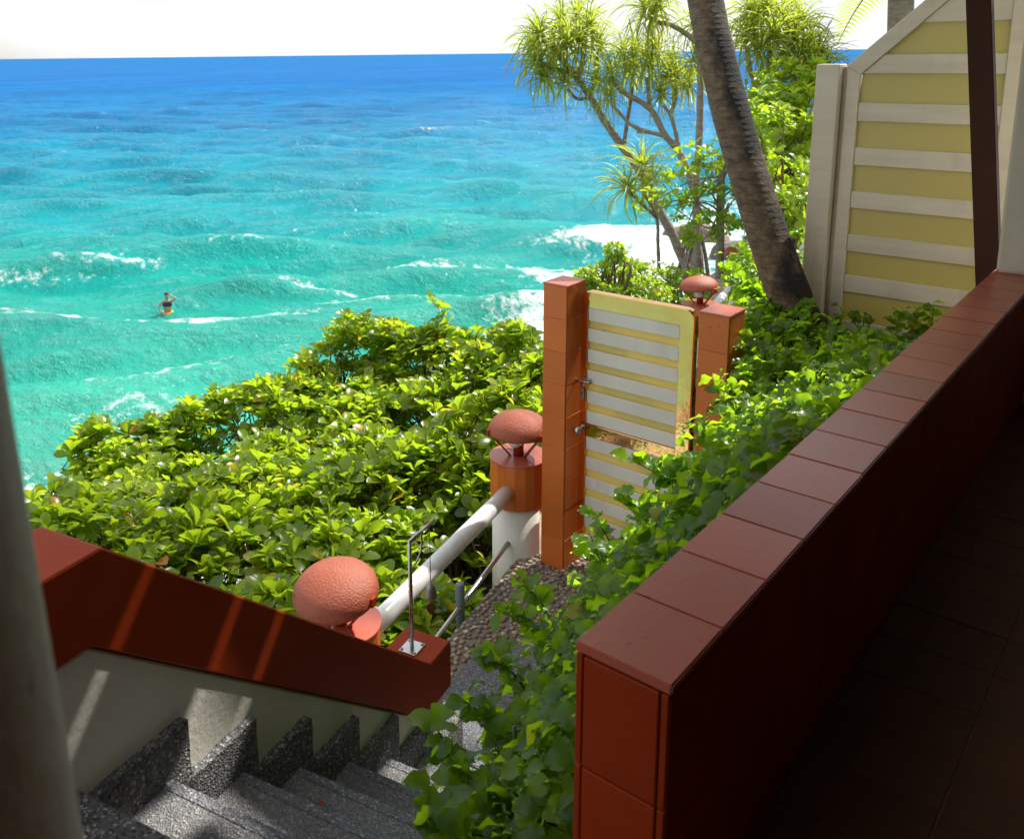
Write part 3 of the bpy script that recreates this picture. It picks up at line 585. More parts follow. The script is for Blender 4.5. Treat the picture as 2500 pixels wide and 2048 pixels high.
# ------------------------------------------------------------------ foliage helpers
def leaf_template(kind):
    if kind == 'obovate':
        ts = [0, .30, .62, .86, 1.0]; ws = [.03, .15, .265, .235, .05]; zz = [0, .05, .04, -.02, -.07]; V = []; Fs = []
        for t, w, z in zip(ts, ws, zz): V += [(-w, t, z+w*.38), (0, t, z), (w, t, z+w*.38)]
        for i in range(4):
            for j in range(2): Fs.append((i*3+j, i*3+j+1, (i+1)*3+j+1, (i+1)*3+j))
        return np.array(V), np.array(Fs)
    if kind.startswith('vine'):
        k = int(kind[4:]); q = np.random.default_rng(40+k); ts = [0, .08, .24, .42, .60, .78, .92, 1.0]; ws = [.05, .26, .40, .38, .35, .24, .10, .004]; ph = q.uniform(0, 6.28, 2); amp = q.uniform(.06, .11); V = []; Fs = []
        for i, t in enumerate(ts):
            w = ws[i]*(1+q.uniform(-.12, .12)); z = -.20*(t-.35)**2*2
            for u in (-1, -.55, 0, .55, 1):
                x = w*u*(1+.10*math.sin(9*t+ph[int(u > 0)]) if abs(u) == 1 else 1); V.append((x, t-.05*u*u*(1 if t < .3 else 0), z+.20*abs(x)+amp*(u*u)*math.sin(11*t+ph[int(u > 0)]*2)*(1 if abs(u) == 1 else .25)))
        for i in range(len(ts)-1):
            for j in range(4): Fs.append((i*5+j, i*5+j+1, (i+1)*5+j+1, (i+1)*5+j))
        m = len(V); V += [(-.012, -.38, -.16), (.012, -.38, -.16), (.010, .06, .0), (-.010, .06, .0)]; Fs.append((m, m+1, m+2, m+3))
        return np.array(V), np.array(Fs)
    if kind == 'strap':
        n = 6; V = []; Fs = []
        for i in range(n+1):
            t = i/n; w = .023*(1-.25*t) if i < n else .004; y = t*(1-.18*t*t); z = -.42*max(0, t-.38)**1.5*1.6
            V += [(-w, y, z+w*.5), (0, y, z-w*.3), (w, y, z+w*.5)]
        for i in range(n):
            for j in range(2): Fs.append((i*3+j, i*3+j+1, (i+1)*3+j+1, (i+1)*3+j))
        return np.array(V), np.array(Fs)
LT = {k: leaf_template(k) for k in ('obovate', 'vine0', 'vine1', 'vine2', 'vine3', 'strap')}
def frames(dirs, ups, roll=None):                          # leaf local y -> dirs, local z -> near ups
    D = dirs/np.linalg.norm(dirs, axis=1)[:, None]; X = np.cross(D, ups); X /= np.linalg.norm(X, axis=1)[:, None]+1e-9; Z = np.cross(X, D)
    return np.stack([X, D, Z], -1)                          # columns
def leaves_np(kind, Rm, S, T, tint):
    tv, tf = LT[kind]; n = len(T); k = len(tv)
    V = np.einsum('nij,kj->nki', Rm, tv)*S[:, None, None]+T[:, None, :]
    Fq = (tf[None]+(np.arange(n)*k)[:, None, None]).reshape(-1, tf.shape[1]); return V.reshape(-1, 3), Fq, np.repeat(tint, k, 0)
def mat4(Rm, s, t): m = np.eye(4); m[:3, :3] = Rm*s; m[:3, 3] = t; return Matrix(m.tolist())
_leafcache = {}
def leaf_me(kind, mat, tint, key):
    if key not in _leafcache:
        tv, tf = LT[kind]; _leafcache[key] = mesh_np('leaf', tv, tf, M[mat], True, np.tile(tint, (len(tv), 1)))
    return _leafcache[key]
def foliage(root, kind, mat, Rm, S, T, tint, palette, pal_i, nsingle, base):
    """the leaves that show largest become parts of their own, the rest one joined part"""
    d = np.linalg.norm(T+np.array(base)[None], axis=1)/S
    order = np.argsort(d+np.random.default_rng(1).uniform(0, .25, len(d))*d.mean()); single = np.sort(order[:nsingle]); rest = np.sort(order[nsingle:])
    for i in single:
        kk = kind if not isinstance(kind, np.ndarray) else kind[i]
        o = bpy.data.objects.new('leaf', leaf_me(kk, mat, palette[pal_i[i]], (kk, mat, int(pal_i[i])))); COL.objects.link(o); o.parent = root; o.matrix_local = mat4(Rm[i], S[i], T[i])
    if len(rest):
        kinds = [kind] if not isinstance(kind, np.ndarray) else sorted(set(kind.tolist())); VV = []; FF = []; CC = []; off = 0
        for kk in kinds:
            m = rest if not isinstance(kind, np.ndarray) else rest[kind[rest] == kk]
            if not len(m): continue
            v, f, c = leaves_np(kk, Rm[m], S[m], T[m], tint[m]); VV.append(v); FF.append(f+off); CC.append(c); off += len(v)
        o = ob('foliage', mesh_np('foliage', np.concatenate(VV), np.concatenate(FF), M[mat], True, np.concatenate(CC)), root); o['kind'] = 'stuff'
def rosettes(P, axes, q, nl=(7, 10), size=(.10, .16), palette=None, weights=None):
    Rs = []; Ss = []; Ts = []; Pi = []; Ci = []
    for p, ax in zip(P, axes):
        ax = ax/np.linalg.norm(ax); ref = np.array([1, 0, 0]) if abs(ax[0]) < .8 else np.array([0, 1, 0]); u = np.cross(ax, ref); u /= np.linalg.norm(u); w = np.cross(ax, u); n = q.integers(*nl); a0 = q.uniform(0, 6.28); s0 = q.uniform(*size)
        base = min(4, q.choice(len(palette), p=weights))
        for k in range(n):
            a = a0+k*2.4; el = R(q.uniform(5, 35) if k < n*.6 else q.uniform(40, 72)); out = math.cos(a)*u+math.sin(a)*w; d = math.cos(el)*out+math.sin(el)*ax
            Ts.append(p+ax*(.02*k/n)+out*.008); Rs.append((d, ax+q.normal(0, .22, 3))); Ss.append(s0*(1 if k < n*.6 else .72)*q.uniform(.85, 1.15)); c = base if q.random() < .6 else q.choice(len(palette), p=weights); Ci.append(c)
    D = np.array([r[0] for r in Rs]); Uu = np.array([r[1] for r in Rs]); Ci = np.array(Ci)
    tint = np.array(palette)[Ci]*q.uniform(.78, 1.2, (len(Ci), 1)); return frames(D, Uu), np.array(Ss), np.array(Ts), tint, Ci

# ------------------------------------------------------------------ hedge on the slope: six shrubs
HP = [(.095, .155, .012), (.135, .20, .015), (.18, .235, .018), (.055, .105, .014), (.24, .26, .02), (.34, .20, .02), (.42, .10, .015)]
HW = [.25, .27, .20, .135, .08, .042, .023]
def build_hedge():
    q = np.random.default_rng(21)
    ctrl = [((120, 1165), 8.7), ((500, 1035), 9.3), ((820, 865), 10), ((1100, 840), 10), ((1320, 895), 9), ((80, 1340), 5.6), ((700, 1500), 5), ((1000, 1590), 5.2), ((1235, 1370), 6.4), ((1300, 1190), 6.8), ((600, 1225), 6.9), ((900, 1050), 8), ((300, 1190), 7.6), ((1150, 1050), 7.5), ((950, 1290), 6.2), ((330, 1400), 5.6)]
    C = np.array([tuple(at(*p, d)) for p, d in ctrl])
    dm = np.linalg.norm(C[:, None, :2]-C[None, :, :2], axis=2); A_ = np.block([[dm+.15*np.eye(len(C)), np.c_[np.ones(len(C)), C[:, :2]]], [np.c_[np.ones(len(C)), C[:, :2]].T, np.zeros((3, 3))]]); w = np.linalg.solve(A_, np.r_[C[:, 2], 0, 0, 0])
    def surfz(x, y): d = np.hypot(x[:, None]-C[None, :, 0], y[:, None]-C[None, :, 1]); return d@w[:len(C)]+w[-3]+w[-2]*x+w[-1]*y
    poly = [(-6.3, .9), (-4.6, 1.75), (-3.45, 2.6), (-3.22, 3.3), (-3.46, 4.3), (-3.6, 5.2), (-4.05, 6.9), (-4.9, 7.4), (-5.9, 7.75), (-6.9, 7.15), (-7.35, 6.35), (-7.9, 5.2), (-8.35, 4.3), (-8.6, 3.5), (-8.1, 2.3)]
    L3 = [tuple(at(165, 1150, 8.9))[:2], tuple(at(240, 1235, 7.4))[:2], tuple(at(150, 1310, 6.3))[:2], tuple(at(20, 1340, 5.9))[:2]]; poly = [(-5.6, 1.35)]+poly[1:-2]+L3
    def inside(x, y):
        c = np.zeros(len(x), bool)
        for i in range(len(poly)):
            x1, y1 = poly[i]; x2, y2 = poly[i-1]; k = ((y1 > y) != (y2 > y)) & (x < (x2-x1)*(y-y1)/(y2-y1+1e-9)+x1); c ^= k
        return c
    x = q.uniform(-8.8, -3, 11000); y = q.uniform(.6, 8, 11000); x += q.normal(0, .05, 11000); k = inside(x, y); x, y = x[k], y[k]
    lay = q.random(len(x)); z = surfz(x, y)+(vnoise(x, y, 1.5, 1)-.5)*.50+(vnoise(x, y, 3.7, 2)-.5)*.34-np.where(lay < .62, q.exponential(.05, len(x)), q.uniform(.12, .6, len(x)))
    P = np.stack([x, y, z], 1)
    hole = vnoise(x, y, 2.6, 9); keep = (hole > .30) | (lay > .8); P = P[keep]; lay = lay[keep]
    n = 3900; P = P[:n]
    # shoots that stand up along the far silhouette
    extra = []
    for (px, py), d, hgt in (((830, 860), 9.8, .36), ((850, 840), 9.8, .30), ((880, 850), 9.8, .36), ((930, 860), 9.8, .25), ((985, 860), 9.8, .30), ((1092, 850), 9.7, .50), ((1070, 860), 9.7, .32), ((1040, 860), 9.7, .22), ((345, 1095), 9.0, .22), ((225, 1130), 8.8, .25), ((460, 1030), 9.2, .22), ((620, 980), 9.4, .2), ((740, 930), 9.6, .2), ((1240, 850), 9.2, .22), ((1280, 855), 9.0, .2)):
        b = np.array(tuple(at(px, py, d)))
        for t in np.linspace(0, 1, 7): extra.append(b+np.array([q.normal(0, .07), q.normal(0, .07), t*hgt]))
    P = np.concatenate([P, np.array(extra)])
    ax = np.stack([q.normal(0, .45, len(P))-.05, q.normal(0, .45, len(P))+.15, np.ones(len(P))], 1)
    cent = np.array([(-5.3, 2.3), (-4.0, 3.4), (-4.5, 5.3), (-7.2, 3.6), (-6.3, 5.3), (-5.4, 6.8)]); own = np.argmin(np.linalg.norm(P[:, None, :2]-cent[None]+q.normal(0, .12, (len(P), 1, 2)), axis=2), 1)
    names = ['broad-leaved shrub directly behind the upper end of the red stair parapet', 'broad-leaved shrub with orange leaves behind the white pipe rail', 'broad-leaved shrub with brown twigs left of the tall gate post', 'broad-leaved shrub at the left end of the hedge, by the foam', 'broad-leaved shrub in the middle of the hedge crest, against turquoise sea', 'broad-leaved shrub with upright shoots at the top of the hedge']
    pal = np.array(HP)
    for s in range(6):
        b = cent[s]; bb = -(-b[0]*0+0)
        lb = b[0]*CA+b[1]*SA_; gz = float(hill_z(np.array([lb]), np.array([0.]))[0]); base = np.array([b[0], b[1], gz])
        r = empty('hedge_shrub', names[s], 'shrub', base, group='shrubs of the hedge on the slope'); Q = P[own == s]-base
        Rm, S, T, tint, ci = rosettes(Q, ax[own == s], q, (7, 10), (.085, .168), HP, HW)
        foliage(r, 'obovate', 'leaf', Rm, S, T, tint, HP, ci, 300, base)
        paths = []
        for i in q.choice(len(Q), 46, replace=False):
            e = Q[i]; m = e*.5+np.array([q.normal(0, .1), q.normal(0, .1), .10]); paths.append((bez([(q.normal(0, .12), q.normal(0, .12), -.15), m*.6, m, e], 4), np.linspace(.030, .007, 13)))
        for i in q.choice(len(Q), 160): e = Q[i]; paths.append(([e, e+np.array([q.normal(0, .12), q.normal(0, .12), -.25]), e+np.array([q.normal(0, .2), q.normal(0, .2), -.55])], [.006, .008, .010]))
        tube('branches', paths, M['branch'], r, 5)
build_hedge()

# ------------------------------------------------------------------ creeper between balcony wall and path
VP = [(.046, .095, .007), (.068, .13, .008), (.10, .17, .010), (.030, .070, .007), (.16, .23, .012), (.34, .27, .03)]
VW = [.30, .29, .2, .12, .075, .015]
def build_creeper():
    q = np.random.default_rng(33)
    ys = [1.30, 1.55, 1.9, 2.3, 2.7, 3.1, 3.5, 4.0, 4.5, 5.0, 5.5, 6.2, 7.0]
    xl = [-1.10, -1.28, -1.44, -1.55, -1.62, -1.62, -1.56, -1.66, -1.84, -2.0, -2.2, -2.55, -2.95]        # outer edge
    zl = [-1.95, -1.96, -1.98, -1.97, -1.95, -1.88, -1.66, -1.62, -1.58, -1.60, -1.55, -1.50, -1.62]       # height of that edge
    zw = [-1.62, -1.40, -1.24, -1.18, -1.16, -1.16, -1.18, -1.28, -1.42, -1.55, -1.62, -1.55, -1.60]       # height at the wall
    xw = [-.84]*9+[-.9, -2.02, -2.05, -2.1]
    n = 9500
    y = q.uniform(1.30, 6.9, n)**1.0; t = q.random(n); hang = q.random(n) < .30
    XL, ZL, ZW, XW = (np.interp(y, ys, v) for v in (xl, zl, zw, xw))
    tt = t**.85; x = XW+(XL-XW)*tt; z = ZW+(ZL-ZW)*(tt**1.5)
    lump = (vnoise(x, y, 3.2, 4)-.5)*.26+(vnoise(x, y, 7, 5)-.5)*.12; z = z+lump-np.where(q.random(n) < .7, q.exponential(.03, n), q.uniform(.05, .30, n))
    hz = q.random(n); x = np.where(hang, XL+.10*q.normal(0, 1, n)*.6+.12*hz, x); z = np.where(hang, ZL-hz*1.05+.05, z)
    nrm = np.stack([np.where(hang, -1.0, -.45)+q.normal(0, .65, n), -.25+q.normal(0, .65, n), np.where(hang, .45, 1.0)+q.normal(0, .25, n)], 1)
    P = np.stack([x, y, z], 1)
    ok = ~((x > -.83) & (z > -3.2)) & ~((y > 4.36) & (y < 4.66) & (x < -1.86)) & (z > -3.1) & ((y > 2.2) | (q.random(n) < .75)); P = P[ok]; nrm = nrm[ok]; hang = hang[ok]
    dirs = np.stack([-.7+q.normal(0, .6, len(P)), -.2+q.normal(0, .6, len(P)), -.45+q.normal(0, .4, len(P))], 1)
    # shoots reaching out over the stairs, path and gate
    sP = []; sD = []; sN = []; shoots = []
    starts = [((1045, 1925), 2.15), ((1060, 1760), 2.45), ((1120, 1700), 2.7), ((1180, 1600), 3.0), ((1230, 1480), 3.3), ((1270, 1420), 3.4), ((1420, 1330), 3.7), ((1450, 1260), 3.7), ((1520, 1200), 3.75), ((1540, 1120), 3.75), ((1600, 1130), 4.0), ((1700, 1040), 4.4), ((1760, 960), 4.7), ((1790, 820), 5.0), ((1760, 760), 5.4), ((1770, 660), 6.1), ((1800, 610), 6.4), ((1940, 560), 6.6), ((1955, 480), 6.8), ((1950, 620), 6.3), ((2060, 760), 5.45), ((2110, 770), 5.35), ((2200, 760), 5.3), ((2280, 745), 5.25), ((2240, 755), 5.3), ((1440, 1300), 3.55), ((1055, 1990), 2.05), ((1100, 1860), 2.25)]
    for (px, py), d in starts:
        e = np.array(tuple(at(px, py, d))); back = np.array([.22, .08, -.28])+q.normal(0, .06, 3)
        if px > 2050: back = np.array([.0, .0, -.35])+q.normal(0, .05, 3)
        s = e+back; mid = (s+e)/2+np.array([0, 0, .05]); c = bez([s, mid, e], 6); shoots.append((c, np.linspace(.0055, .0025, len(c))))
        for k, p in enumerate(c[3:]):
            for side in (-1, 1):
                sP.append(np.array(p)+q.normal(0, .012, 3)); sD.append(np.array([side*.6-.2, side*.3-.2, .15])+q.normal(0, .35, 3)); sN.append(np.array([-.3, -.4, 1])+q.normal(0, .35, 3))
    P = np.concatenate([P, np.array(sP)]); dirs = np.concatenate([dirs, np.array(sD)]); nrm = np.concatenate([nrm, np.array(sN)]); S = q.uniform(.046, .084, len(P)); S[:len(S)-len(sP)] *= np.where(q.random(len(S)-len(sP)) < .25, .7, 1)
    S = np.where(P[:, 1] < 2.1, S*1.05, S)
    kind = np.array(['vine%d' % k for k in q.integers(0, 4, len(P))]); ci = q.choice(len(VP), len(P), p=VW); tint = np.array(VP)[ci]*q.uniform(.8, 1.2, (len(P), 1)); Rm = frames(dirs, nrm)
    cent = np.array([1.5, 2.6, 3.9, 5.3]); own = np.argmin(np.abs(P[:, 1][:, None]-cent[None]+q.normal(0, .10, (len(P), 1))), 1); own = np.where((P[:, 0] < -2.05) & (P[:, 1] > 5.0), 4, own); own = np.where((P[:, 1] > 4.9) & (own == 3) & (P[:, 0] > -1.95), 3, own)
    lab = ['big-leaved creeper hanging over the stairs beside the wall end', 'wavy-leaved creeper filling the bed above the pebble path', 'bright creeper spilling in front of the gate', 'dark creeper at the foot of palm trunk and slatted screen', 'creeper growing up left of the palm trunk, behind the right gate post']
    bx = [(-1.0, 1.8, -1.75), (-1.15, 2.6, -1.85), (-1.2, 3.9, -1.85), (-1.3, 5.2, -1.8), (-2.4, 6.2, -2.1)]
    for s in range(5):
        m = own == s; base = np.array(bx[s]); r = empty('creeper', lab[s], 'creeper', base, group='creepers between the balcony wall and the gate'); T = P[m]-base
        foliage(r, kind[m], 'vine', Rm[m], S[m], T, tint[m], VP, ci[m], 300, base)
        paths = [([Vector(p)-Vector(base) for p in c], rad) for c, rad in shoots if (np.argmin(np.abs(c[-1].y-cent)) if not (c[-1].x < -2.05 and c[-1].y > 5) else 4) == s]
        for i in q.choice(len(T), 70): e = T[i]; b0 = np.array([q.uniform(-.3, .2), e[1]*.7, q.uniform(-.1, .05)]); mm = (e+b0)/2+np.array([0, 0, -.06]); paths.append((bez([b0, mm, e-np.array([0, 0, .03])], 4), np.linspace(.0055, .002, 9)))
        tube('stems', paths, M['stem'], r, 5)
build_creeper()

# ------------------------------------------------------------------ coconut palm with leaning trunk
def build_palm():
    pts = [at(1975, 850, 5.62), at(1935, 740, 5.66), at(1888, 613, 5.72), at(1817, 390, 5.85), at(1760, 177, 6.0), at(1722, 0, 6.15), at(1690, -230, 6.4), at(1665, -480, 6.7), at(1650, -800, 7.2)]
    base = Vector(pts[0]); base.z -= .15
    r = empty('coconut_palm', 'thick leaning coconut palm trunk, half blackened, right of the pandanus', 'palm', base)
    c = bez([p-base for p in pts], 90); n = 28; V = []; Fs = []; side = []
    q = np.random.default_rng(4); L = 0
    for i, p in enumerate(c):
        if i: L += (p-c[i-1]).length
        rad = np.interp(L, [0, .3, .8, 2.2, 6], [.165, .142, .131, .120, .105]); ph = (L % .042)/.042; rad *= 1+.017*(1-ph)**2+.006*math.sin(L*13)
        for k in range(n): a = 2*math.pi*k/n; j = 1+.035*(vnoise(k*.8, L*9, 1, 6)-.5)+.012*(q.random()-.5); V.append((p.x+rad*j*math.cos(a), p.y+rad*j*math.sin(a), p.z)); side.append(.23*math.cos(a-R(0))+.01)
    for i in range(len(c)-1):
        for k in range(n): Fs.append((i*n+k, i*n+(k+1) % n, (i+1)*n+(k+1) % n, (i+1)*n+k))
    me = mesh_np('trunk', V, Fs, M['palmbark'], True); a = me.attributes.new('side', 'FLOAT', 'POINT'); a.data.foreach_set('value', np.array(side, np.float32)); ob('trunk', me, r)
    crown(r, c[-1], 13, 2.6, q)
def crown(r, top, nf, L, q):
    for k in range(nf):
        a = k*2.4+q.uniform(-.2, .2); el = R(q.uniform(-5, 60)); V = []; Fs = []; tint = []
        d = Vector((math.cos(a)*math.cos(el), math.sin(a)*math.cos(el), math.sin(el))); sd = Vector((-math.sin(a), math.cos(a), 0)); P = []
        for i in range(15): t = i/14; P.append(Vector(top)+d*L*t+Vector((0, 0, -1.1*t*t*L*.55)))
        for i in range(1, 15):
            t = i/14; tl = .62*math.sin(math.pi*min(.98, .12+t*.8))
            for u in (0, .5):
                p = P[i-1].lerp(P[i], u)
                for s in (-1, 1):
                    e = p+sd*s*tl*.75+d*tl*.45+Vector((0, 0, -.35*tl)); w = (P[i]-P[i-1]).normalized()*.02; b = len(V); V += [p-w, p+w, (p+e)/2+w+Vector((0, 0, .03)), (p+e)/2-w+Vector((0, 0, .03)), e]; Fs += [(b, b+1, b+2, b+3), (b+3, b+2, b+4)]
        me = mesh_np('frond', V, Fs, M['pand'], False, np.tile((.09, .13, .02), (len(V), 1))); f = ob('frond', me, r)
        tube('rib', [(P, np.linspace(.02, .005, 15))], M['stem'], f, 5)
build_palm()

# ------------------------------------------------------------------ pandanus trees
PP = np.array([(.12, .17, .035), (.17, .22, .045), (.09, .14, .035), (.22, .25, .05), (.34, .25, .08)])
def head(q, c, axis, n=54, L=(.55, .85), droop=.0):
    axis = np.array(axis, float); axis /= np.linalg.norm(axis); ref = np.array([1., 0, 0]) if abs(axis[0]) < .8 else np.array([0, 1., 0]); u = np.cross(axis, ref); u /= np.linalg.norm(u); w = np.cross(axis, u)
    k = np.arange(n); a = k*2.39996+q.uniform(0, 6); el = np.radians(np.interp(k/n, [0, .35, 1], [-55-droop*25, -5, 82]))+q.normal(0, .14, n)
    out = np.cos(a)[:, None]*u+np.sin(a)[:, None]*w; D = np.cos(el)[:, None]*out+np.sin(el)[:, None]*axis; up = np.where(np.abs(D[:, 2:]) > .9, out, np.array([[0, 0, 1.]]))
    D[:, 2] += .12; T = np.array(c)[None]+out*.03+(k/n)[:, None]*axis*.12; S = q.uniform(*L, n)*np.interp(k/n, [0, .4, 1], [.95, 1, .7])
    ci = np.where(k < n*.10, q.choice([4, 3], n), q.choice(4, n, p=[.35, .3, .2, .15])); return frames(D, up+q.normal(0, .1, (n, 3))), S, T, PP[ci]*q.uniform(.75, 1.25, (n, 1))
def pandanus(label, trunk, heads, depth, q, roots=True, name='pandanus_tree', n=54, L=(.55, .85)):
    base = c2(*trunk[0][0][0], depth); r = empty(name, label, 'tree' if name == 'pandanus_tree' else 'plant', base, group='pandanus along the shore path')
    paths = []
    for pts, r0, r1 in trunk:
        P = []
        for i, p in enumerate(pts): dd = depth+(p[2] if len(p) > 2 else 0); P.append(c2(p[0], p[1], dd)-base)
        c = bez(P, 6); paths.append((c, np.linspace(r0, r1, len(c))*.78*(1+.07*np.sin(np.arange(len(c))*1.9))))
    if roots:
        for k in range(7): a = k*.9+q.uniform(0, .5); paths.append((bez([(0, 0, .75+q.uniform(-.2, .2)), (.14*math.cos(a), .14*math.sin(a), .3), (.26*math.cos(a), .26*math.sin(a), -.35)], 4), .024))
        c0 = paths[0]; paths.append(([Vector((0, 0, -.6)), Vector((0, 0, 0))], .06))
    V, Fq = tubes_np(paths, 9); ob('trunk', mesh_np('trunk', V, Fq, M['bark'], True), r)
    for h in heads:
        x, y, dd, sc = h[:4]; axis = h[4] if len(h) > 4 else (q.normal(0, .35), q.normal(0, .35), 1); c = c2(x, y, depth+dd)-base
        Rm, S, T, tint = head(q, c, axis, n, (L[0]*sc, L[1]*sc), h[5] if len(h) > 5 else .3)
        v, f, t = leaves_np('strap', Rm, S, T, tint); ob('leaf_rosette', mesh_np('leaf_rosette', v, f, M['pand'], True, t), r)
def build_pandanus():
    q = np.random.default_rng(55)
    pandanus('leaning pandanus with the broad leafy crown farthest left over the sea',
        [([(1195, 1660), (1100, 1430), (990, 1230), (900, 1040), (800, 900), (690, 740), (600, 590), (500, 450), (430, 370)], .115, .07), ([(800, 890), (825, 720), (850, 560), (850, 440)], .05, .035), ([(600, 590), (520, 600), (460, 540)], .045, .03), ([(500, 450), (380, 420), (300, 400)], .06, .04), ([(430, 370), (360, 280), (280, 240)], .06, .04), ([(430, 370), (420, 260), (420, 160)], .06, .04), ([(520, 470), (560, 330), (570, 190)], .06, .04), ([(600, 590), (640, 440), (640, 320)], .045, .03)],
        [(300, 390, -.1, 1.1, (-.6, -.2, .7), 1.0), (250, 300, .2, 1.0, (-.6, 0, 1)), (300, 220, -.3, 1.0, (-.4, -.2, 1)), (420, 150, 0, 1.05, (-.1, 0, 1)), (520, 110, .3, 1.0), (590, 170, -.2, 1.05, (.2, 0, 1)), (640, 300, .1, 1.0, (.5, 0, 1)), (460, 290, -.5, 1.05, (0, -.5, 1)), (380, 340, .4, .95, (-.3, .3, 1)), (540, 290, -.35, 1.0, (.1, -.4, 1)), (455, 520, -.1, .8, (-.5, -.2, .8), .8), (850, 430, 0, .9, (.1, 0, 1)), (340, 480, -.2, .9, (-.7, -.3, .2), 1.0)], 16, q, n=60)
    pandanus('branching pandanus on stilt roots, its small crowns left of the palm trunk',
        [([(1240, 1650), (1245, 1400), (1235, 1170), (1140, 930), (1050, 820), (960, 660), (800, 560), (720, 480)], .10, .05), ([(1050, 825), (960, 805), (880, 800)], .05, .03), ([(960, 805), (850, 760), (760, 670), (725, 630)], .045, .03), ([(960, 660), (950, 560), (940, 470)], .05, .035), ([(1130, 880), (1110, 780), (1080, 690), (1040, 640)], .05, .035), ([(1085, 690), (1110, 620), (1120, 540)], .045, .03)],
        [(720, 470, 0, .9), (640, 500, .2, .8, (-.5, 0, .8)), (718, 610, -.2, .75, (-.3, 0, 1)), (940, 400, 0, 1.0), (870, 330, .2, .95, (-.3, 0, 1)), (1030, 590, 0, .75), (1120, 480, .2, .95), (1180, 520, -.1, .85, (.4, 0, .8)), (1100, 400, .3, .9), (790, 330, .4, .9), (985, 330, -.2, .9), (1060, 470, .1, .8)], 15.4, q)
    pandanus('slender straight pandanus with its crown at the top edge left of the palm',
        [([(1250, 1640), (1240, 1170), (1255, 900), (1265, 600), (1262, 380), (1235, 270), (1190, 215), (1080, 150), (1000, 140)], .085, .045), ([(1262, 400), (1290, 280), (1300, 160)], .05, .035)],
        [(980, 110, 0, 1.0, (-.3, 0, 1), .8), (940, 60, .1, 1.0, (-.4, 0, 1)), (1010, 40, -.2, .9), (1220, 400, .1, .8), (1300, 150, 0, .9), (1230, 170, .2, .8)], 14.8, q, roots=False)
    pandanus('pale pandanus with a wide bright crown right of the palm trunk',
        [([(1560, 1300), (1560, 900), (1570, 620), (1600, 520), (1680, 430), (1760, 360)], .10, .05), ([(1600, 520), (1560, 400), (1540, 260)], .06, .04), ([(1680, 430), (1680, 300), (1660, 180)], .05, .035), ([(1690, 500), (1800, 470), (1870, 380)], .05, .03), ([(1600, 660), (1700, 650), (1780, 590)], .035, .025)],
        [(1540, 230, 0, 1.0), (1600, 120, .2, 1.05), (1680, 60, -.1, 1.05), (1760, 140, .1, 1.0), (1830, 230, 0, 1.0, (.4, 0, 1)), (1870, 330, -.1, .9, (.5, 0, .8)), (1700, 230, -.3, 1.0), (1780, 330, .2, .9), (1620, 320, -.2, .9), (1560, 90, .3, 1.0), (1880, 150, .2, .9), (1910, 470, -.3, .85), (1850, 560, -.4, .8, (.2, -.2, .8), 1), (1740, 560, -.2, .75, (0, -.3, .7), 1), (1960, 360, -.2, .9), (2030, 420, -.2, .9), (1935, 480, -.4, .85), (1990, 520, .1, .9), (1900, 300, .3, .9)], 13.6, q, roots=False)
    pandanus('young pandanus plant with stiff spiky leaves at the leaning trunk', [([(1015, 1650), (1008, 1480), (1000, 1320), (930, 1180)], .035, .03), ([(1000, 1320), (850, 1180), (830, 1150)], .03, .03)],
        [(835, 1150, 0, .95, (-.5, -.3, .5), .2), (915, 1030, .1, 1.0, (0, 0, 1), .0), (960, 1120, .1, .8, (.3, 0, .8), .0)], 13.2, q, roots=False, name='young_pandanus', n=46)
build_pandanus()

# ------------------------------------------------------------------ sea lettuce bushes, low hedge beyond the gate
BP = [(.13, .21, .014), (.19, .27, .018), (.25, .32, .022), (.09, .16, .014), (.36, .33, .03)]; BW_ = [.25, .3, .22, .15, .08]
LPAL = [(.06, .13, .015), (.09, .17, .016), (.13, .20, .018), (.045, .10, .012), (.30, .27, .03)]
def bush(label, blobs, basepx, q, n, size, pal=BP, wts=BW_, name='sea_lettuce_shrub', stems=10, group='sea lettuce shrubs by the shore path', trunk=None):
    base = np.array(tuple(basepx)); r = empty(name, label, 'shrub', base, group=group); P = []; axs = []
    tot = sum(b[1]*b[2] for b in blobs)
    for c, rx, rz in blobs:
        m = int(n*rx*rz/tot); d = q.normal(0, 1, (m, 3)); d /= np.linalg.norm(d, axis=1)[:, None]; rad = q.uniform(.55, 1.02, m)[:, None]*(1+.25*(q.random((m, 1))-.5)); P.append(np.array(tuple(c))+d*rad*np.array([rx, rx*.8, rz])); axs.append(d*.8+np.array([0, 0, .7])+q.normal(0, .25, (m, 3)))
    P = np.concatenate(P)-base; Rm, S, T, tint, ci = rosettes(P, np.concatenate(axs), q, (6, 9), size, pal, wts)
    foliage(r, 'obovate', 'leaf', Rm, S, T, tint, pal, ci, 120, base)
    paths = []
    for c, rx, rz in blobs:
        c = np.array(tuple(c))-base
        for _ in range(stems): e = c+q.normal(0, .4, 3)*np.array([rx, rx, rz]); st = np.array([q.normal(0, .08), q.normal(0, .08), -.3]) if not trunk else (lambda u: (np.array(tuple(trunk[1]))*(1-u)+np.array(tuple(trunk[2]))*u)-base)(q.random()); paths.append((bez([st, (st+e)*.5+q.normal(0, .10, 3), e], 5), np.linspace(.028 if not trunk else .016, .006, 11)))
    if trunk: paths.append((bez([np.array(tuple(p))-base for p in trunk], 6), .055))
    tube('branches', paths, M['branch'] if not trunk else M['bark'], r, 6)
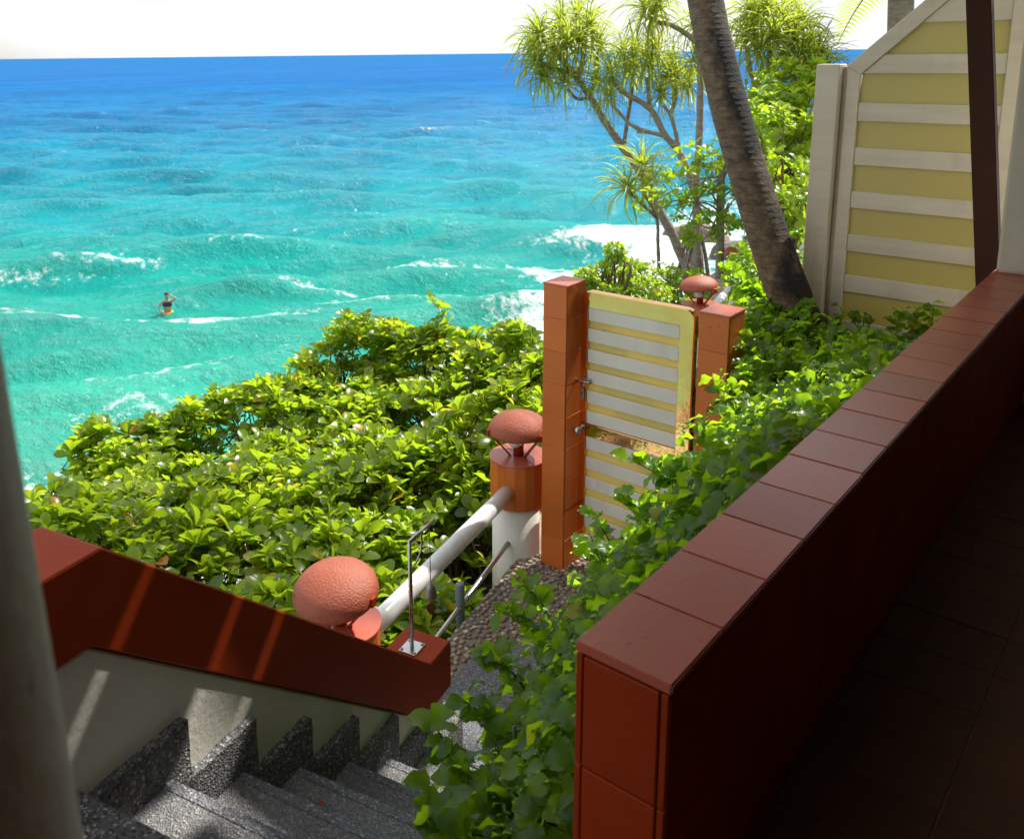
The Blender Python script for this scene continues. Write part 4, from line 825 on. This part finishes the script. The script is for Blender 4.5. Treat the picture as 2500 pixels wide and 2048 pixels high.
def build_bushes():
    q = np.random.default_rng(77)
    bush('bright sea lettuce shrub left of the white screen post', [(c2(1750, 860, 12), .55, .5), (c2(1860, 700, 12.4), .5, .45), (c2(1720, 680, 12.6), .4, .35), (c2(1900, 950, 11.8), .45, .5), (c2(1880, 520, 12.8), .5, .4), (c2(1640, 600, 12.8), .3, .4), (c2(1700, 1000, 12.2), .4, .4)], c2(1800, 1330, 12), q, 340, (.10, .16))
    bush('sea lettuce shrub low behind the palm trunk, with bare brown twigs', [(c2(1760, 1120, 10.6), .42, .45), (c2(1840, 1250, 10.2), .35, .35), (c2(1640, 820, 11.2), .35, .5)], c2(1790, 1480, 10.4), q, 140, (.09, .15))
    bush('small green tree with pale straight trunk just left of the palm trunk', [(c2(1390, 960, 12.2), .45, .32), (c2(1300, 1000, 12), .35, .25), (c2(1180, 960, 12.0), .22, .20), (c2(1120, 1040, 11.9), .24, .20), (c2(1280, 1230, 12), .45, .30), (c2(1440, 1300, 12), .45, .38), (c2(1080, 1230, 12), .30, .22), (c2(1220, 1420, 12.1), .25, .20), (c2(960, 1230, 12.2), .22, .16)], c2(1380, 1690, 12.2), q, 95, (.09, .14), LPAL, BW_, 'shore_tree', 2, None, [c2(1380, 1690, 12.2), c2(1385, 1400, 12.2), c2(1388, 1050, 12.2), c2(1390, 950, 12.2)])
    bush('low clipped bush beyond the gate top', [(at(1500, 690, 10.6), .38, .22), (at(1580, 690, 10.9), .45, .24), (at(1660, 700, 10.6), .40, .24), (at(1560, 740, 10), .5, .25), (at(1440, 710, 10), .22, .14)], at(1570, 790, 10.4), q, 420, (.055, .085), LPAL, BW_, 'low_bush', 10, None)
    bush('wispy sprig of bright leaves above the tall gate post', [(at(1500, 618, 10.2), .10, .10), (at(1525, 640, 10.2), .12, .07), (at(1475, 655, 10.2), .09, .06), (at(1435, 680, 10.0), .12, .07), (at(1432, 700, 10.0), .10, .08)], at(1490, 740, 10.2), q, 60, (.06, .10), BP, BW_, 'leafy_sprig', 4, None)
build_bushes()

# ------------------------------------------------------------------ palm beyond the screen (its top shows above the sloping rail)
def build_far_palm():
    q = np.random.default_rng(9); top = at(2200, -40, 13.5); base = Vector((top.x+.3, top.y+.1, -2.6)); r = empty('far_palm', 'palm top showing above the sloping top of the screen', 'palm', base)
    tube('trunk', [(bez([(0, 0, 0), (-.15, 0, 1.3), top-base+Vector((.03, 0, -.4)), top-base+Vector((0, 0, .3))], 8), np.linspace(.20, .17, 25))], M['bark'], r, 14)
    crown(r, top-base+Vector((0, 0, .2)), 17, 1.8, q)
build_far_palm()

# ------------------------------------------------------------------ boulders in the surf
def boulder(label, x, y, z, s, seed, group='boulders in the surf'):
    bm = bmesh.new(); bmesh.ops.create_icosphere(bm, subdivisions=4, radius=1); q = np.random.default_rng(seed); pl = q.normal(0, 1, (14, 3)); pl /= np.linalg.norm(pl, axis=1)[:, None]; dd = q.uniform(.62, .95, 14)
    for v in bm.verts:
        p = np.array(v.co)
        for n_, d_ in zip(pl, dd):
            e = p@n_-d_
            if e > 0: p = p-n_*e*.85
        p *= 1+.10*(float(vnoise(p[0]*2+p[2], p[1]*2, 1, seed))-.5); v.co = Vector(p*np.array(s))
    o = ob('boulder', bm_mesh('boulder', bm, M['rock'], True), None, (x, y, z)); link(o, label=label, cat='rock', group=group)
boulder('brown boulder in white surf behind the pandanus trunks', -22.3, 47.5, SEA+.35, (2.2, 1.6, 1.35), 4)
boulder('smaller brown boulder right of the large one in the surf', -18.9, 45.2, SEA+.4, (1.5, 1.3, 1.2), 9)

# ------------------------------------------------------------------ swimmer
def build_person():
    x, y = -34.1, 20.84; h = float(sea_h(np.array([x]), np.array([y]))[0]); base = Vector((x, y, SEA+h-.90))
    fwd = Vector((.83, -.55, 0)).normalized(); rz = math.atan2(fwd.x, -fwd.y)
    J = {'pelvis': (0, 0, .92), 'waist': (0, 0, 1.06), 'chest': (0, -.01, 1.28), 'neck': (0, 0, 1.47), 'head0': (0, -.015, 1.56), 'head1': (0, -.02, 1.66), 'head2': (0, -.01, 1.73),
         'shL': (-.17, 0, 1.40), 'elL': (-.36, -.10, 1.22), 'haL': (-.30, -.28, 1.06), 'fiL': (-.27, -.34, 1.02), 'shR': (.17, 0, 1.40), 'elR': (.38, -.06, 1.52), 'haR': (.16, -.09, 1.68), 'fiR': (.08, -.10, 1.71),
         'hiL': (-.09, 0, .86), 'knL': (-.11, -.03, .48), 'anL': (-.11, .03, .08), 'toL': (-.12, -.12, .03), 'hiR': (.09, 0, .86), 'knR': (.12, -.05, .48), 'anR': (.12, .02, .08), 'toR': (.13, -.13, .03)}
    Rr = {'pelvis': .14, 'waist': .125, 'chest': .145, 'neck': .055, 'head0': .075, 'head1': .095, 'head2': .06, 'shL': .07, 'elL': .045, 'haL': .032, 'fiL': .024, 'shR': .07, 'elR': .045, 'haR': .032, 'fiR': .024, 'hiL': .095, 'knL': .06, 'anL': .04, 'toL': .03, 'hiR': .095, 'knR': .06, 'anR': .04, 'toR': .03}
    E = [('pelvis', 'waist'), ('waist', 'chest'), ('chest', 'neck'), ('neck', 'head0'), ('head0', 'head1'), ('head1', 'head2'), ('chest', 'shL'), ('shL', 'elL'), ('elL', 'haL'), ('haL', 'fiL'), ('chest', 'shR'), ('shR', 'elR'), ('elR', 'haR'), ('haR', 'fiR'), ('pelvis', 'hiL'), ('hiL', 'knL'), ('knL', 'anL'), ('anL', 'toL'), ('pelvis', 'hiR'), ('hiR', 'knR'), ('knR', 'anR'), ('anR', 'toR')]
    skin = surf('tanned_skin', (.36, .19, .12), (.42, .23, .15), 8, .5); shirt = surf('dark_shirt', (.015, .02, .04), (.03, .035, .06), 8, .8); short = surf('yellow_shorts', (.50, .32, .06), (.56, .36, .07), 8, .8); hair = surf('dark_hair', (.012, .010, .009), (.02, .016, .014), 20, .7)
    r = empty('person', 'person in dark shirt and yellow shorts standing waist-deep, one hand raised to the head', 'person', base, rz)
    def skinmesh(name, names, extra, mat):
        e = [(a, b) for a, b in E if a in names and b in names]; nm = [n for n in J if n in names]; me = bpy.data.meshes.new(name); me.from_pydata([J[n] for n in nm], [(nm.index(a), nm.index(b)) for a, b in e], []); me.materials.append(mat)
        o = ob(name, me, r); o.modifiers.new('skin', 'SKIN'); 
        for i, n in enumerate(nm): sv = me.skin_vertices[0].data[i]; k = (Rr[n]+extra)*(1.25 if n in ('pelvis', 'waist', 'chest') else 1); sv.radius = (k, (Rr[n]+extra)*.85); sv.use_root = n in ('pelvis', 'waist') and n == nm[0]
        s = o.modifiers.new('sub', 'SUBSURF'); s.levels = 2; s.render_levels = 2; return o
    skinmesh('body', list(J), 0, skin); skinmesh('shirt', ['waist', 'chest', 'shL', 'shR'], .022, shirt); skinmesh('shorts', ['pelvis', 'hiL', 'hiR', 'knL', 'knR'], .025, short)
    bm = bmesh.new(); bmesh.ops.create_uvsphere(bm, u_segments=14, v_segments=9, radius=.105)
    for v in bm.verts: v.co = Vector((v.co.x, v.co.y*1.05+.012+(.03 if v.co.y < 0 and v.co.z < .04 else 0), v.co.z*1.02+.045 if v.co.z > -.02 else v.co.z*.7+.045))
    ob('hair', bm_mesh('hair', bm, hair, True), r, (0, 0, 1.645))
build_person()

# ------------------------------------------------------------------ petal on the step
bx_, by_ = loc2w(BW+.165, nose(-1)+.17)
petal = mesh_np('petal', [(0, 0, 0), (.008, .007, .004), (.003, .016, .006), (-.006, .009, .003), (.0, .008, -.001)], [(0, 1, 4), (1, 2, 4), (2, 3, 4), (3, 0, 4)], surf('red_petal', (.6, .05, .01), (.7, .09, .02), 50, .5))
ob('petal', petal, None, (bx_, by_, zk(0)+.002), label='tiny red petal fallen on the sunlit dark step', cat='petal')
